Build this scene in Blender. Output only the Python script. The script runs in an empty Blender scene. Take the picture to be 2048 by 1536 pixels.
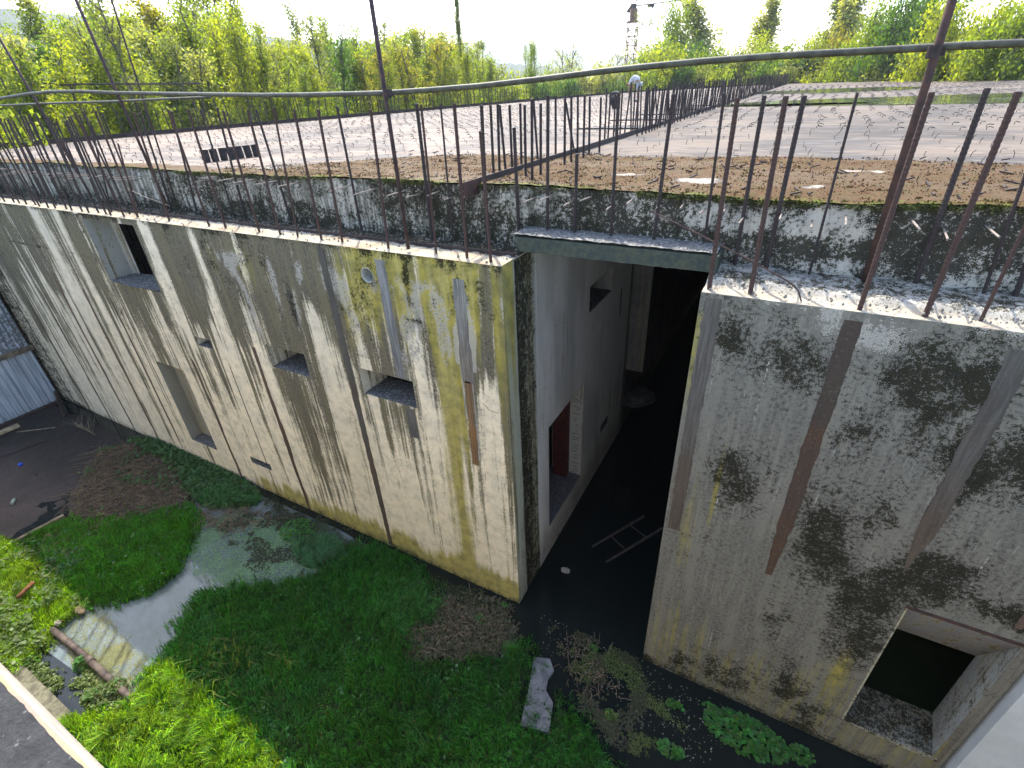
import bpy, bmesh, math, random
import numpy as np
from mathutils import Vector, Matrix, Quaternion

sc = bpy.context.scene
C = sc.collection
RAD = math.radians

# ------------------------------------------------------------------ camera, sky, sun, exposure
YAW, PITCH, ROLL = RAD(-29.715), RAD(30.886), RAD(-2.833)
FPX = 996.27                      # focal length in pixels of a 2048 px wide picture
CAM = Vector((3.140, -5.368, 1.969))
fw = Vector((math.sin(YAW)*math.cos(PITCH), math.cos(YAW)*math.cos(PITCH), -math.sin(PITCH)))
rt0 = fw.cross(Vector((0, 0, 1))).normalized(); up0 = rt0.cross(fw)
rt = rt0*math.cos(ROLL)+up0*math.sin(ROLL); up = -rt0*math.sin(ROLL)+up0*math.cos(ROLL)
cd = bpy.data.cameras.new('camera'); cam = bpy.data.objects.new('camera', cd); C.objects.link(cam)
cam.matrix_world = Matrix(((rt.x, up.x, -fw.x, CAM.x), (rt.y, up.y, -fw.y, CAM.y), (rt.z, up.z, -fw.z, CAM.z), (0, 0, 0, 1)))
cd.sensor_width = 36; cd.lens = 36*FPX/2048; cd.clip_start = .05; cd.clip_end = 8000
sc.camera = cam

SUN = Vector((-.48, .60, 1.0)).normalized()          # towards the sun
w = bpy.data.worlds.new('World'); sc.world = w; w.use_nodes = True
wn = w.node_tree; bg = wn.nodes['Background']
sky = wn.nodes.new('ShaderNodeTexSky'); sky.sky_type = 'NISHITA'; sky.sun_disc = False
sky.sun_elevation = math.asin(SUN.z); sky.sun_rotation = math.atan2(SUN.x, SUN.y)
sky.air_density = 1.0; sky.dust_density = 3.2; sky.ozone_density = 1.0; sky.altitude = 300
wn.links.new(sky.outputs[0], bg.inputs[0]); bg.inputs[1].default_value = .15
sl = bpy.data.lights.new('sun', 'SUN'); sl.energy = 2.2; sl.angle = RAD(.5); sl.color = (1, .93, .82)
so = bpy.data.objects.new('sun', sl); C.objects.link(so); so.rotation_mode = 'QUATERNION'
so.rotation_quaternion = (-SUN).to_track_quat('-Z', 'Y'); so.location = (0, 0, 40)
sc.view_settings.view_transform = 'Standard'; sc.view_settings.look = 'None'
sc.view_settings.gamma = 1; sc.view_settings.use_curve_mapping = False
sc.view_settings.exposure = 2.42

# measured positions: where the sight line through a point of the photograph meets a plane of the place
def ray(p):
    return rt*((p[0]-1024)/FPX) - up*((p[1]-768)/FPX) + fw
def PZ(px, py, z): d = ray((px, py)); return CAM + d*((z-CAM.z)/d.z)
def PY(px, py, y): d = ray((px, py)); return CAM + d*((y-CAM.y)/d.y)
def PX(px, py, x): d = ray((px, py)); return CAM + d*((x-CAM.x)/d.x)

# ------------------------------------------------------------------ noise
_rs = np.random.RandomState(7); _T = _rs.rand(256, 256)
def vn(x, y, s=0):
    x = np.asarray(x, float)+s*17.31; y = np.asarray(y, float)+s*5.77
    xi = np.floor(x).astype(int); yi = np.floor(y).astype(int); fx = x-xi; fy = y-yi
    fx = fx*fx*(3-2*fx); fy = fy*fy*(3-2*fy)
    a = _T[xi % 256, yi % 256]; b = _T[(xi+1) % 256, yi % 256]; c = _T[xi % 256, (yi+1) % 256]; d = _T[(xi+1) % 256, (yi+1) % 256]
    return (a*(1-fx)+b*fx)*(1-fy)+(c*(1-fx)+d*fx)*fy
def fbm(x, y, s=0, o=4):
    r = 0; a = 1; t = 0
    for i in range(o):
        r = r+a*vn(np.asarray(x)*2**i, np.asarray(y)*2**i, s+i*3); t += a; a *= .55
    return r/t
def ss(a, b, x): t = np.clip((np.asarray(x, float)-a)/(b-a), 0, 1); return t*t*(3-2*t)
def inpoly(x, y, P):
    r = np.zeros(np.shape(x), bool); n = len(P); j = n-1
    for i in range(n):
        xi, yi = P[i][0], P[i][1]; xj, yj = P[j][0], P[j][1]
        c = ((yi > y) != (yj > y)) & (x < (xj-xi)*(y-yi)/((yj-yi) or 1e-9)+xi); r ^= c; j = i
    return r

# ------------------------------------------------------------------ materials
class NT:
    def __init__(s, name, rough=.85, spec=.3):
        s.m = bpy.data.materials.new(name); s.m.use_nodes = True; s.t = s.m.node_tree; s.b = s.t.nodes['Principled BSDF']
        s.b.inputs['Roughness'].default_value = rough; s.b.inputs['Specular IOR Level'].default_value = spec
    def n(s, t, **k):
        x = s.t.nodes.new(t)
        for a, b in k.items(): setattr(x, a, b)
        return x
    def l(s, a, b): s.t.links.new(a, b)
    def co(s, kind='Object', sc_=(1, 1, 1)):
        c = s.n('ShaderNodeTexCoord'); m = s.n('ShaderNodeMapping'); m.inputs['Scale'].default_value = sc_
        s.l(c.outputs[kind], m.inputs[0]); return m.outputs[0]
    def noise(s, scale, detail=4, rough=.55, sc_=(1, 1, 1), kind='Object', dist=0):
        x = s.n('ShaderNodeTexNoise'); x.inputs['Scale'].default_value = scale; x.inputs['Detail'].default_value = detail
        x.inputs['Roughness'].default_value = rough; x.inputs['Distortion'].default_value = dist; s.l(s.co(kind, sc_), x.inputs['Vector']); return x.outputs['Fac']
    def vor(s, scale, sc_=(1, 1, 1), out='Distance', feat='F1'):
        x = s.n('ShaderNodeTexVoronoi', feature=feat); x.inputs['Scale'].default_value = scale; s.l(s.co('Object', sc_), x.inputs['Vector']); return x.outputs[out]
    def _in(s, sock, v):
        if hasattr(v, 'is_output'): s.l(v, sock)
        elif isinstance(v, (tuple, list)): sock.default_value = (*v, 1) if len(v) == 3 and sock.type == 'RGBA' else v
        else: sock.default_value = v
    def math(s, op, a, b=0., c=0.):
        x = s.n('ShaderNodeMath', operation=op)
        for i, v in enumerate((a, b, c)):
            s._in(x.inputs[i], v)
        return x.outputs[0]
    def mr(s, v, a, b, c=0., d=1., smooth=True):
        x = s.n('ShaderNodeMapRange'); x.interpolation_type = 'SMOOTHSTEP' if smooth else 'LINEAR'
        for i, q in enumerate((v, a, b, c, d)): s._in(x.inputs[i], q)
        return x.outputs[0]
    def mix(s, f, a, b, mode='MIX'):
        x = s.n('ShaderNodeMix', data_type='RGBA', blend_type=mode); s._in(x.inputs[0], f); s._in(x.inputs[6], a); s._in(x.inputs[7], b); return x.outputs[2]
    def attr(s, name):
        x = s.n('ShaderNodeAttribute'); x.attribute_name = name; return x.outputs['Color'], x.outputs['Alpha']
    def sep(s, c):
        x = s.n('ShaderNodeSeparateColor'); s.l(c, x.inputs[0]); return x.outputs
    def col(s, c): s._in(s.b.inputs['Base Color'], c)
    def bump(s, h, strength=.4, dist=.02):
        x = s.n('ShaderNodeBump'); x.inputs['Strength'].default_value = strength; x.inputs['Distance'].default_value = dist
        s.l(h, x.inputs['Height']); s.l(x.outputs[0], s.b.inputs['Normal'])

def simple(name, c, rough=.8, var=.25, scale=8, bump=.3, dist=.01, metal=0, spec=.3, c2=None):
    t = NT(name, rough, spec); n = t.noise(scale, 6, .6); n2 = t.noise(scale*6, 4, .6)
    c2 = c2 or tuple(v*(1-var*1.6) for v in c)
    k = t.mix(t.mr(n, .35, .65), c, c2)
    k = t.mix(t.math('MULTIPLY', t.mr(n2, .3, .75), var), k, tuple(v*.45 for v in c))
    t.col(k); t.b.inputs['Metallic'].default_value = metal
    if bump: t.bump(n2, bump, dist)
    return t.m

def wall_mat(name, fine=1.0, grey=False):
    """concrete. 'col': clean colour, alpha = run-off dirt; 'msk': dark lichen, yellow algae, pale crust, alpha = inlaid strip; 'stc': strip colour"""
    t = NT(name, .95, .06)
    c, D = t.attr('col'); m, SA = t.attr('msk'); R, G, B = t.sep(m)[:3]; sc3, _ = t.attr('stc')
    n1 = t.noise(22, 8, .7); n2 = t.noise(85, 5, .7); n3 = t.noise(5, 6, .62); n4 = t.noise(2.2, 5, .6)
    st = t.noise(1.0, 8, .66, (9, 9, .30)); st2 = t.noise(1.0, 6, .7, (55, 55, 1.5)); st3 = t.noise(1., 5, .6, (6, 6, .5))
    def cen(v, k): return t.math('MULTIPLY', t.math('SUBTRACT', v, .5), k)
    def add(*v):
        r = v[0]
        for q in v[1:]: r = t.math('ADD', r, q)
        return r
    k = t.mix(t.mr(n4, .3, .7, .0, .35*fine), c, (.42, .40, .33)); k = t.mix(t.mr(n3, .42, .68, .0, .45*fine), k, (.34, .33, .29) if grey else (.34, .30, .21)); k = t.mix(t.mr(n1, .54, .66, 0, .35*fine), k, (.22, .20, .16) if grey else (.24, .205, .14))
    d = add(D, cen(st, 2.2), cen(st2, .55), cen(n1, .7), cen(st3, .9), cen(n4, .5))
    dk = t.mix(t.mr(n1, .35, .7), *(((.15, .14, .112), (.06, .055, .043)) if grey else ((.125, .108, .072), (.042, .036, .026)))); dk = t.mix(t.mr(st3, .45, .6, 0, .7), dk, (.17, .158, .125) if grey else (.135, .115, .062))
    k = t.mix(t.mr(d, .33, .47, 0, .60), k, t.mix(t.mr(n3, .4, .6), *(((.35, .33, .27), (.275, .255, .205)) if grey else ((.29, .25, .14), (.25, .22, .16))))); k = t.mix(t.mr(d, .43, .68, 0, .93), k, dk)
    k = t.mix(t.mr(st2, .56, .72, 0., .30*fine), k, (.62, .57, .48))
    k = t.mix(t.mr(n2, .58, .67, 0., .40*fine), k, (.06, .055, .045)); k = t.mix(t.mr(n2, .42, .34, 0., .28*fine), k, (.58, .55, .47))
    a = add(t.math('MULTIPLY', G, 1.15), cen(st, 1.5), cen(n1, .7), cen(st2, .5))
    k = t.mix(t.mr(a, .36, .95, 0, .88), k, t.mix(t.mr(n3, .35, .65), (.33, .27, .05), (.19, .165, .04)))
    q = add(B, cen(n1, 1.5), cen(n3, .5)); k = t.mix(t.mr(q, .48, .60, 0, .7), k, t.mix(t.mr(n2, .4, .6), (.50, .46, .39), (.27, .25, .21)))
    edge = t.mr(add(SA, cen(n1, .5)), .42, .56)
    sn = t.mix(t.mr(st, .35, .65, 0, .55), sc3, (.06, .045, .035)); sn = t.mix(t.mr(n2, .5, .7, 0, .5), sn, (.26, .22, .18)); k = t.mix(t.math('MULTIPLY', edge, .93), k, sn)
    R = t.math('SUBTRACT', R, t.math('MULTIPLY', SA, .35)); r = add(t.math('MINIMUM', R, .78), cen(n3, 1.3), cen(n1, 2.4), cen(n2, 1.9)); lich = t.mix(t.mr(n1, .4, .62), (.006, .006, .004), (.026, .024, .012))
    k = t.mix(t.mr(r, .48, .62, 0, .93), k, lich)
    t.col(k)
    h = add(n1, t.math('MULTIPLY', n2, .7), t.math('MULTIPLY', t.mr(r, .4, .6), .5), t.math('MULTIPLY', edge, -.6)); t.bump(h, .65, .012)
    return t.m

def leafmat(name, rough=.6, trans=.55):
    t = NT(name, rough, .35); c, _ = t.attr('col'); n = t.noise(3, 3)
    k = t.mix(t.mr(n, .3, .7, 0, .3), c, (.03, .06, .01)); t.col(k)
    tr = t.n('ShaderNodeBsdfTranslucent'); g = t.n('ShaderNodeMix', data_type='RGBA', blend_type='MULTIPLY'); g.inputs[0].default_value = 1
    t.l(k, g.inputs[6]); g.inputs[7].default_value = (2.2, 2.0, .55, 1); t.l(g.outputs[2], tr.inputs[0])
    mx = t.n('ShaderNodeMixShader'); mx.inputs[0].default_value = trans
    out = t.t.nodes['Material Output']; t.l(t.b.outputs[0], mx.inputs[1]); t.l(tr.outputs[0], mx.inputs[2]); t.l(mx.outputs[0], out.inputs[0])
    return t.m

M = {}
M['wall'] = wall_mat('streaked_concrete')
M['wall_grey'] = wall_mat('mouldy_grey_concrete', 1., True)
M['wall_fine'] = wall_mat('plastered_concrete', .35)
M['rust'] = simple('rusty_steel', (.072, .037, .028), .85, .35, 14, .4, .004, c2=(.040, .026, .023))
M['rust_dark'] = simple('dark_rusty_steel', (.045, .032, .03), .8, .3, 12, .4, .004)
M['rust_post'] = simple('rusty_pipe', (.07, .038, .035), .75, .35, 9, .3, .003, c2=(.025, .018, .02))
M['paint_rail'] = simple('olive_painted_pipe', (.085, .082, .055), .6, .3, 9, .25, .003, c2=(.045, .04, .03))
M['dowel'] = simple('weathered_light_steel', (.26, .22, .19), .7, .3, 30, .3, .002)
M['zinc'] = None
M['wood_old'] = simple('weathered_wood', (.20, .16, .11), .9, .4, 6, .4, .006)
M['wood_pale'] = simple('pale_board', (.42, .34, .2), .9, .3, 6, .4, .006)  # paler, yellower wood than the weathered one
M['stone'] = simple('pale_stone', (.42, .38, .33), .9, .3, 12, .5, .01)
M['beam'] = simple('mossy_steel_beam', (.028, .040, .037), .8, .35, 16, .6, .006, c2=(.062, .066, .04))
M['black'] = simple('black_plastic', (.012, .012, .014), .5, .2, 10, .1, .002)
M['door_red'] = simple('rusty_red_door_frame', (.10, .022, .02), .7, .4, 14, .3, .003)
M['plain_pale'] = simple('smooth_pale_plaster', (.50, .51, .49), .8, .08, 2.5, .1, .003)
M['leaf'] = leafmat('leaf')
M['grass'] = leafmat('grass_blade', .5, .4)
M['dead'] = simple('dead_stems', (.21, .155, .10), .95, .3, 5, 0)
M['bark'] = simple('bark', (.16, .14, .11), .95, .35, 8, .4, .01)

# ------------------------------------------------------------------ mesh helpers
def newobj(name, me, parent=None, loc=None):
    o = bpy.data.objects.new(name, me); C.objects.link(o)
    if parent is not None: o.parent = parent
    if loc is not None: o.location = loc
    return o
def tag(o, label=None, cat=None, group=None, kind=None):
    if label: o['label'] = label
    if cat: o['category'] = cat
    if group: o['group'] = group
    if kind: o['kind'] = kind
    return o
def thing(name, label, cat, loc=(0, 0, 0), group=None):
    o = newobj(name, None, None, loc); o.empty_display_size = .2; return tag(o, label, cat, group)
def mk(name, V, F, mats, smooth=False, cols=None, fmat=None):
    """V (n,3) array, F list/array of equal-length faces or list of tuples"""
    me = bpy.data.meshes.new(name); V = np.asarray(V, np.float32).reshape(-1, 3)
    if isinstance(F, np.ndarray) and F.ndim == 2:
        nf, k = F.shape; me.vertices.add(len(V)); me.vertices.foreach_set('co', V.ravel())
        me.loops.add(nf*k); me.loops.foreach_set('vertex_index', F.astype(np.int32).ravel())
        me.polygons.add(nf); me.polygons.foreach_set('loop_start', np.arange(0, nf*k, k, dtype=np.int32)); me.update(calc_edges=True)
    else:
        me.from_pydata([tuple(map(float, v)) for v in V], [], [tuple(int(i) for i in f) for f in F]); me.update()
    for m in (mats if isinstance(mats, (list, tuple)) else [mats]): me.materials.append(m)
    if fmat is not None: me.polygons.foreach_set('material_index', np.asarray(fmat, np.int32))
    if smooth: me.polygons.foreach_set('use_smooth', np.ones(len(me.polygons), bool))
    for nm, c in (cols or {}).items():
        c = np.asarray(c, np.float32); c = np.concatenate([c, np.ones((len(c), 1), np.float32)], 1) if c.shape[1] == 3 else c
        a = me.color_attributes.new(nm, 'FLOAT_COLOR', 'POINT'); a.data.foreach_set('color', c.ravel())
    return me
class MB:
    def __init__(s): s.v = []; s.f = []; s.m = []; s.c = []
    def add(s, V, F, mi=0, col=None):
        b = len(s.v); s.v += [tuple(v) for v in V]; s.f += [tuple(i+b for i in f) for f in F]; s.m += [mi]*len(F)
        s.c += [col or (1, 1, 1)]*len(V)
    def box(s, a, b, mi=0, jit=0, col=None):
        x0, y0, z0 = a; x1, y1, z1 = b
        V = [(x0, y0, z0), (x1, y0, z0), (x1, y1, z0), (x0, y1, z0), (x0, y0, z1), (x1, y0, z1), (x1, y1, z1), (x0, y1, z1)]
        if jit: V = [tuple(c+random.uniform(-jit, jit) for c in v) for v in V]
        s.add(V, [(0, 3, 2, 1), (4, 5, 6, 7), (0, 1, 5, 4), (1, 2, 6, 5), (2, 3, 7, 6), (3, 0, 4, 7)], mi, col)
    def obox(s, c, ax, ay, az, mi=0, col=None):
        c = Vector(c); ax, ay, az = map(Vector, (ax, ay, az)); V = []
        for k in (-1, 1):
            for i, j in ((-1, -1), (1, -1), (1, 1), (-1, 1)): V.append(c+ax*i+ay*j+az*k)
        s.add(V, [(0, 3, 2, 1), (4, 5, 6, 7), (0, 1, 5, 4), (1, 2, 6, 5), (2, 3, 7, 6), (3, 0, 4, 7)], mi, col)
    def tube(s, pts, r, n=8, mi=0, cap=True, col=None):
        pts = [Vector(p) for p in pts]; rs = r if isinstance(r, (list, tuple)) else [r]*len(pts); V = []
        pv = None
        for i, p in enumerate(pts):
            d = (pts[min(i+1, len(pts)-1)]-pts[max(i-1, 0)]).normalized()
            if pv is None: pv = d.orthogonal().normalized()
            u = (pv-d*pv.dot(d)); u = u.normalized() if u.length > 1e-6 else d.orthogonal().normalized(); pv = u; q = d.cross(u)
            for k in range(n):
                a = 2*math.pi*k/n; V.append(p+(u*math.cos(a)+q*math.sin(a))*rs[i])
        F = []
        for i in range(len(pts)-1):
            for k in range(n): F.append((i*n+k, i*n+(k+1) % n, (i+1)*n+(k+1) % n, (i+1)*n+k))
        if cap: F.append(tuple(range(n))[::-1]); F.append(tuple((len(pts)-1)*n+k for k in range(n)))
        s.add(V, F, mi, col)
    def mesh(s, name, mats, smooth=False, col=False):
        me = mk(name, s.v, s.f, mats, smooth, {'col': s.c} if col else None, s.m); return me
    def build(s, name, mats, parent=None, smooth=False, loc=None, col=False):
        return newobj(name, s.mesh(name, mats, smooth, col), parent, loc)
def grid(xs, ys):
    X, Y = np.meshgrid(xs, ys, indexing='ij'); nx, ny = len(xs), len(ys)
    i = np.arange(nx*ny).reshape(nx, ny); F = np.stack([i[:-1, :-1], i[1:, :-1], i[1:, 1:], i[:-1, 1:]], -1).reshape(-1, 4)
    return X.ravel(), Y.ravel(), F
def smoothobj(o, ang=35):
    for p in o.data.polygons: p.use_smooth = True
    return o
random.seed(3)
# ------------------------------------------------------------------ the concrete building
ZG = -6.8                                    # ground
B = thing('concrete_building', 'long unfinished concrete building with streaked walls, flat slab roof, dark passage and bare reinforcing bars', 'building', (0, 0, ZG))
B_OFF = Vector((0, 0, -ZG))                  # children are modelled in world metres
def bp(o, parent=None):                      # put a child in world metres under the building or one of its parts
    o.parent = parent or B
    if parent is None: o.location = B_OFF
    return o
# openings of the facade: x0, x1, z0, z1
HOLES_L = [(-10.55, -8.53, -1.55, -.12), (-10.2, -9.07, -6.05, -3.58), (-7.93, -7.36, -2.69, -2.46), (-5.46, -4.37, -2.68, -2.18),
           (-3.0, -1.81, -2.68, -2.15), (-7.62, -6.86, -5.94, -5.74), (-2.5, -2.2, -.55, -.25)]
HOLES_R = [(5.32, 6.36, -6.1, -3.54)]
def strips(x, xs, w):
    r = np.zeros_like(x)
    for c in xs: r = np.maximum(r, ss(w, w*.55, np.abs(x-c)))
    return r
def gaus(x, z, cx, cz, rx, rz): return np.exp(-((x-cx)/rx)**2-((z-cz)/rz)**2)

def col_left(x, z):
    xw = x+.05*(fbm(x*2, z*.8, 3)-.5)
    top = ss(-3.1, -.3, z); mid = ss(-6.6, -1.5, z)
    n = fbm(xw*2.1, z*.13+2, 1, 4); nf = fbm(xw*7, z*.22, 5, 3); nb = fbm(x*.5, z*.35, 9, 3)
    left = ss(-9.5, -14, x)
    D = ss(.44, .56, n+.20*top-.05+.16*(nf-.5)+.10*(nb-.5)+.04*left)*(.45+.55*mid)
    D = np.maximum(D, .9*ss(.5, .62, nf+.18*top)*(.2+.6*mid))
    # dripping curtains: each narrow run ends at its own depth
    run = vn(xw*4.2, x*0, 21)*.6+vn(xw*11, x*0, 22)*.4; endz = -.4-5.2*run**1.6
    D = np.maximum(D, .8*ss(-.5, .6, z-endz)*ss(.35, .6, vn(xw*6, z*.1, 23)))
    # olive run below the sills
    for a, b, z0, L in ((-5.5, -4.35, -2.68, 3.2), (-10.4, -8.6, -1.55, 2.0), (-2.7, -1.8, -2.68, 1.2)):
        D = np.maximum(D, .75*ss(a-.06, a+.1, xw)*ss(b+.08, b-.1, xw)*ss(z0+.05, z0-.1, z)*ss(z0-L-1, z0-L*.4, z))
    # clean washed strips
    clean = np.maximum.reduce([gaus(xw, z*0, -8.15, 0, .23, 1)*ss(-3.2, -1.7, z), gaus(xw, z*0, -9.0, 0, .12, 1)*ss(-4, -2, z)*.6, gaus(xw, z*0, -3.75, 0, .22, 1)*.9*ss(-.9, -1.6, z),
                               gaus(xw, z*0, -1.62, 0, .13, 1)*ss(-.9, -1.5, z), gaus(xw, z*0, -.35, 0, .15, 1)*ss(-1.4, -2.2, z), gaus(xw, z*0, -5.7, 0, .12, 1)*ss(-2.4, -3.2, z),
                               gaus(xw, z*0, -12.75, 0, .25, 1), gaus(xw, z*0, -11.7, 0, .2, 1)*.8, gaus(xw, z*0, -6.6, 0, .14, 1)*ss(-4.4, -2.5, z)*.7])
    D = D*(1-.9*clean)
    base = np.stack([.74+0*x, .62+0*x, .43+0*x], 1)*(.9+.25*nb)[:, None]
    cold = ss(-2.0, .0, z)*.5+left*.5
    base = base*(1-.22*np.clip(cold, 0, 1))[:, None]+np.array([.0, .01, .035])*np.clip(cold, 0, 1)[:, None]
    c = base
    # tie strips with rust and tar, grey and orange grout strips
    SC = np.tile(np.array([.085, .058, .04]), (len(x), 1)); dn = vn(x*.9, 0*x, 8)
    S = strips(x+.03*(vn(x*0, z*3, 4)-.5), [-5.86, -8.42, -12.28, -13.6, -15.0, -16.3, -17.3], .062)*ss(-1.0-2.4*dn, -1.6-2.4*dn, z)
    S = np.maximum(S, .8*strips(x, [-7.0], .03)*ss(-2.6, -3.2, z)); S = np.maximum(S, .9*strips(x, [-10.62, -11.0], .05)*ss(-1.7, -2.4, z)*ss(-6.8, -4, z)); S = np.maximum(S, .8*strips(x, [-4.75], .05)*ss(-3.5, -4.2, z)*vn(z*1.4, x*0, 2))
    a1 = strips(x, [-.68], .10)*ss(-.22, -.26, z)*ss(-3.6, -3.5, z); org = ss(-1.3, -2.4, z)[:, None]
    SC = SC*(1-a1[:, None])+(np.array([.30, .28, .25])*(1-org)+np.array([.30, .165, .07])*org)*a1[:, None]
    a2 = strips(x, [-2.05], .11)*(ss(-.1, -.2, z)*ss(-2.2, -2.1, z))+strips(x, [-1.97], .12)*ss(-2.7, -2.75, z)*ss(-3.4, -3.3, z)
    SA = np.clip(S, 0, 1)
    c = c*(1-.45*S[:, None])
    # broad yellow-green wash
    Y = 1.0*gaus(xw, 0, -1.12, 0, .2, 1)*ss(-.1, -.9, z)+.65*gaus(xw, 0, -.88, 0, .09, 1)*ss(-3.8, -2.4, z)+.8*ss(-2.9, -2.55, x)*ss(-.15, -.5, x)*ss(-1.9, -.5, z)+.7*gaus(x, z, -2.95, -.9, .12, .9)
    Y = Y+.75*gaus(x, z, -5.3, -.6, .35, .6)+.4*gaus(x, z, -6.2, -.5, .3, .6)+.4*gaus(xw, 0, -.12, 0, .1, 1)*ss(-3.5, -.5, z)
    Y = Y+.8*ss(-5.9, -6.55, z)*ss(-8.2, -6.8, x)*(.5+.8*vn(x*2, z*2, 31))+.35*ss(-6.2, -6.7, z)
    Y = np.clip((Y+.22*ss(-6, -3.5, x))*(.45+1.0*vn(xw*9, z*.3, 33)), 0, 1)
    R = .42*top*ss(.5, .7, fbm(x*2.5, z*1.1, 41))+.95*gaus(x, z, -1.6, -.35, .08, .28)+.8*gaus(x, z, -4.3, -1.2, .1, .5)+.85*gaus(x, z, -9.9, -.5, .22, .3)+.45*ss(-.16, 0, z)
    R = R+.45*ss(-6.60, -6.78, z)+.6*ss(-16, -17.6, x)+.62*np.exp(-((z+3.32+.03*vn(x*1.5, z*0, 6))/.022)**2)*ss(.35, .6, vn(x*1.2, 0*z, 12))+.5*np.exp(-((z+1.02)/.02)**2)*ss(.4, .7, vn(x*.9, 0*z, 14))+.55*np.exp(-((x+6.98+.04*vn(z*2, 0*x, 5))/.02)**2)*ss(-3, -3.4, z)+.55*np.exp(-((x+2.55)/.015)**2)*ss(-2.6, -3, z)*.8
    Bc = .62*ss(.46, .66, fbm(x*3, z*1.0, 51))*ss(-3.6, -1.2, z)*ss(-9, -6, x)*ss(-.05, -.5, z)+.5*(ss(-.9, -.84, x)*ss(-.78, -.84, x)+ss(-.58, -.54, x)*ss(-.5, -.54, x))*ss(-.6, -1.2, z)*ss(-3.6, -2.5, z)
    dsp = .012*S+.03*strips(x, [-10.75], .12)
    bands = np.maximum.reduce([a*gaus(x+.06*(fbm(x*0, z*.9, int(-c*10))-.5), z*0, c, 0, w, 1) for c, w, a in ((-.28, .07, .6), (-1.72, .11, .95), (-2.62, .07, .8), (-3.55, .06, .6), (-4.15, .09, .8), (-4.95, .28, .75), (-5.6, .06, .6), (-6.35, .08, .8), (-7.4, .07, .8), (-7.75, .05, .6), (-9.55, .10, .6), (-11.4, .10, .7), (-13.1, .09, .6), (-14.6, .3, .6), (-16.4, .3, .7))])*(.55+.6*vn(x*0, z*.8+3, 41))
    D = np.clip(.55*bands+.14+.60*D+.22*top*ss(-12, -8, x)+.12*top-.10*ss(-3.4, -5.5, z), 0, 1)*(1-.75*clean)*(1-.55*np.clip(Y, 0, 1))
    return np.concatenate([c, D[:, None]], 1), np.stack([np.clip(R, 0, 1), Y, np.clip(Bc, 0, 1), SA], 1), dsp, SC

def col_right(x, z):
    n = fbm((x+z*.05)*3, z*.35, 61, 4); nb = fbm(x*1.1, z*1.1, 63, 4)
    D = ss(.42, .66, n+.12*(nb-.5))
    low = ss(-3.6, -5.8, z); c = np.array([.60, .575, .51])*(1-low[:, None]*.55)+np.array([.32, .29, .18])*.55*low[:, None]; c = c*(.85+.45*(nb-.3))[:, None]
    L = np.maximum(ss(.6, .75, vn(x*5, z*.25, 64)), 0)*.5; c = c*(1-L[:, None])+np.array([.60, .56, .48])*L[:, None]
    S1 = strips(x, [2.58], .10)*ss(-.02, -.06, z)*ss(-3.55, -3.5, z); S2 = strips(x+.02*(vn(x*0, z*4, 4)-.5), [3.86], .085)*ss(-.05, -.1, z)*ss(-4.0, -3.3, z); S3 = strips(x, [5.12], .11)*ss(-.1, -.15, z)*ss(-3.2, -2.6, z)
    SA = 0*x; rs = ss(.40, .62, fbm(x*2.5+z*.9, z*.8, 66))[:, None]
    SC = np.array([.12, .105, .085])*(1-rs)+np.array([.12, .052, .030])*rs; S = S2+S3
    D = np.clip(.02+.60*D-.35*L+.12*low, -.2, 1)
    G = .75*gaus(x, z, 3.02, -2.6, .05, .9)+.6*ss(2.62, 2.46, x)*ss(-.1, -.3, z)*ss(-2.9, -.8, z)+.45*ss(-4.2, -6.0, z)+.55*gaus(x, z, 2.75, -3.6, .16, 1.5)+.5*gaus(x, z, 5.0, -4.9, .2, .7)
    R = np.zeros_like(x)
    for cx, cz, rx, rz, s in ((4.3, -3.0, .34, .62, 1), (5.35, -2.95, .36, .42, 1), (4.9, -3.6, .42, .45, .95), (5.0, -4.3, .3, .55, .85), (3.22, -2.35, .22, .5, .72), (4.25, -1.3, .22, .35, .45),
                              (4.55, -.65, .3, .38, .75), (4.95, -.55, .2, .25, .7), (2.85, -.5, .16, .22, .55), (4.7, -2.3, .14, .5, .6), (5.2, -1.45, .2, .5, .75), (5.6, -1.2, .3, .5, .7), (3.1, -6.5, .2, .3, .7),
                              (3.75, -6.3, .5, .4, .55), (4.5, -5.9, .25, .6, .6), (6.2, -3.2, .5, .25, .95), (4.1, -4.6, .2, .5, .45), (3.5, -.6, .3, .3, .4), (2.5, -6.6, .2, .2, .5), (4.95, -6.4, .3, .4, .6)):
        wx = x+.35*(fbm(x*2.2, z*2.2, 161)-.5)+.18*(fbm(x*7, z*7, 163)-.5)+.05*z; wz = z+.5*(fbm(x*2.2, z*2.2, 162)-.5)+.2*(fbm(x*7, z*7, 164)-.5); R = np.maximum(R, s*gaus(wx, wz, cx+.05*cz, cz, rx*1.1, rz*1.1)*(.55+.75*fbm(x*4, z*3, 165)))
    R = 1.05*R+.04+.20*ss(.46, .66, nb)*ss(-5.2, -3.2, z)+.10*ss(.45, .6, fbm(x*.9, z*.9, 166))+.45*ss(-6.60, -6.78, z)
    Bc = .38*ss(.5, .72, fbm(x*2.2, z*2.2, 71))+.5*gaus(x, z, 3.9, -.25, .25, .15)+.55*gaus(x, z, 4.25, -.28, .3, .22)+.25*ss(-.3, 0, z)
    dsp = 0*x
    return c, np.stack([np.clip(R, 0, 1), np.clip(G, 0, 1), np.clip(Bc, 0, 1), SA], 1), dsp, SC

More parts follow.
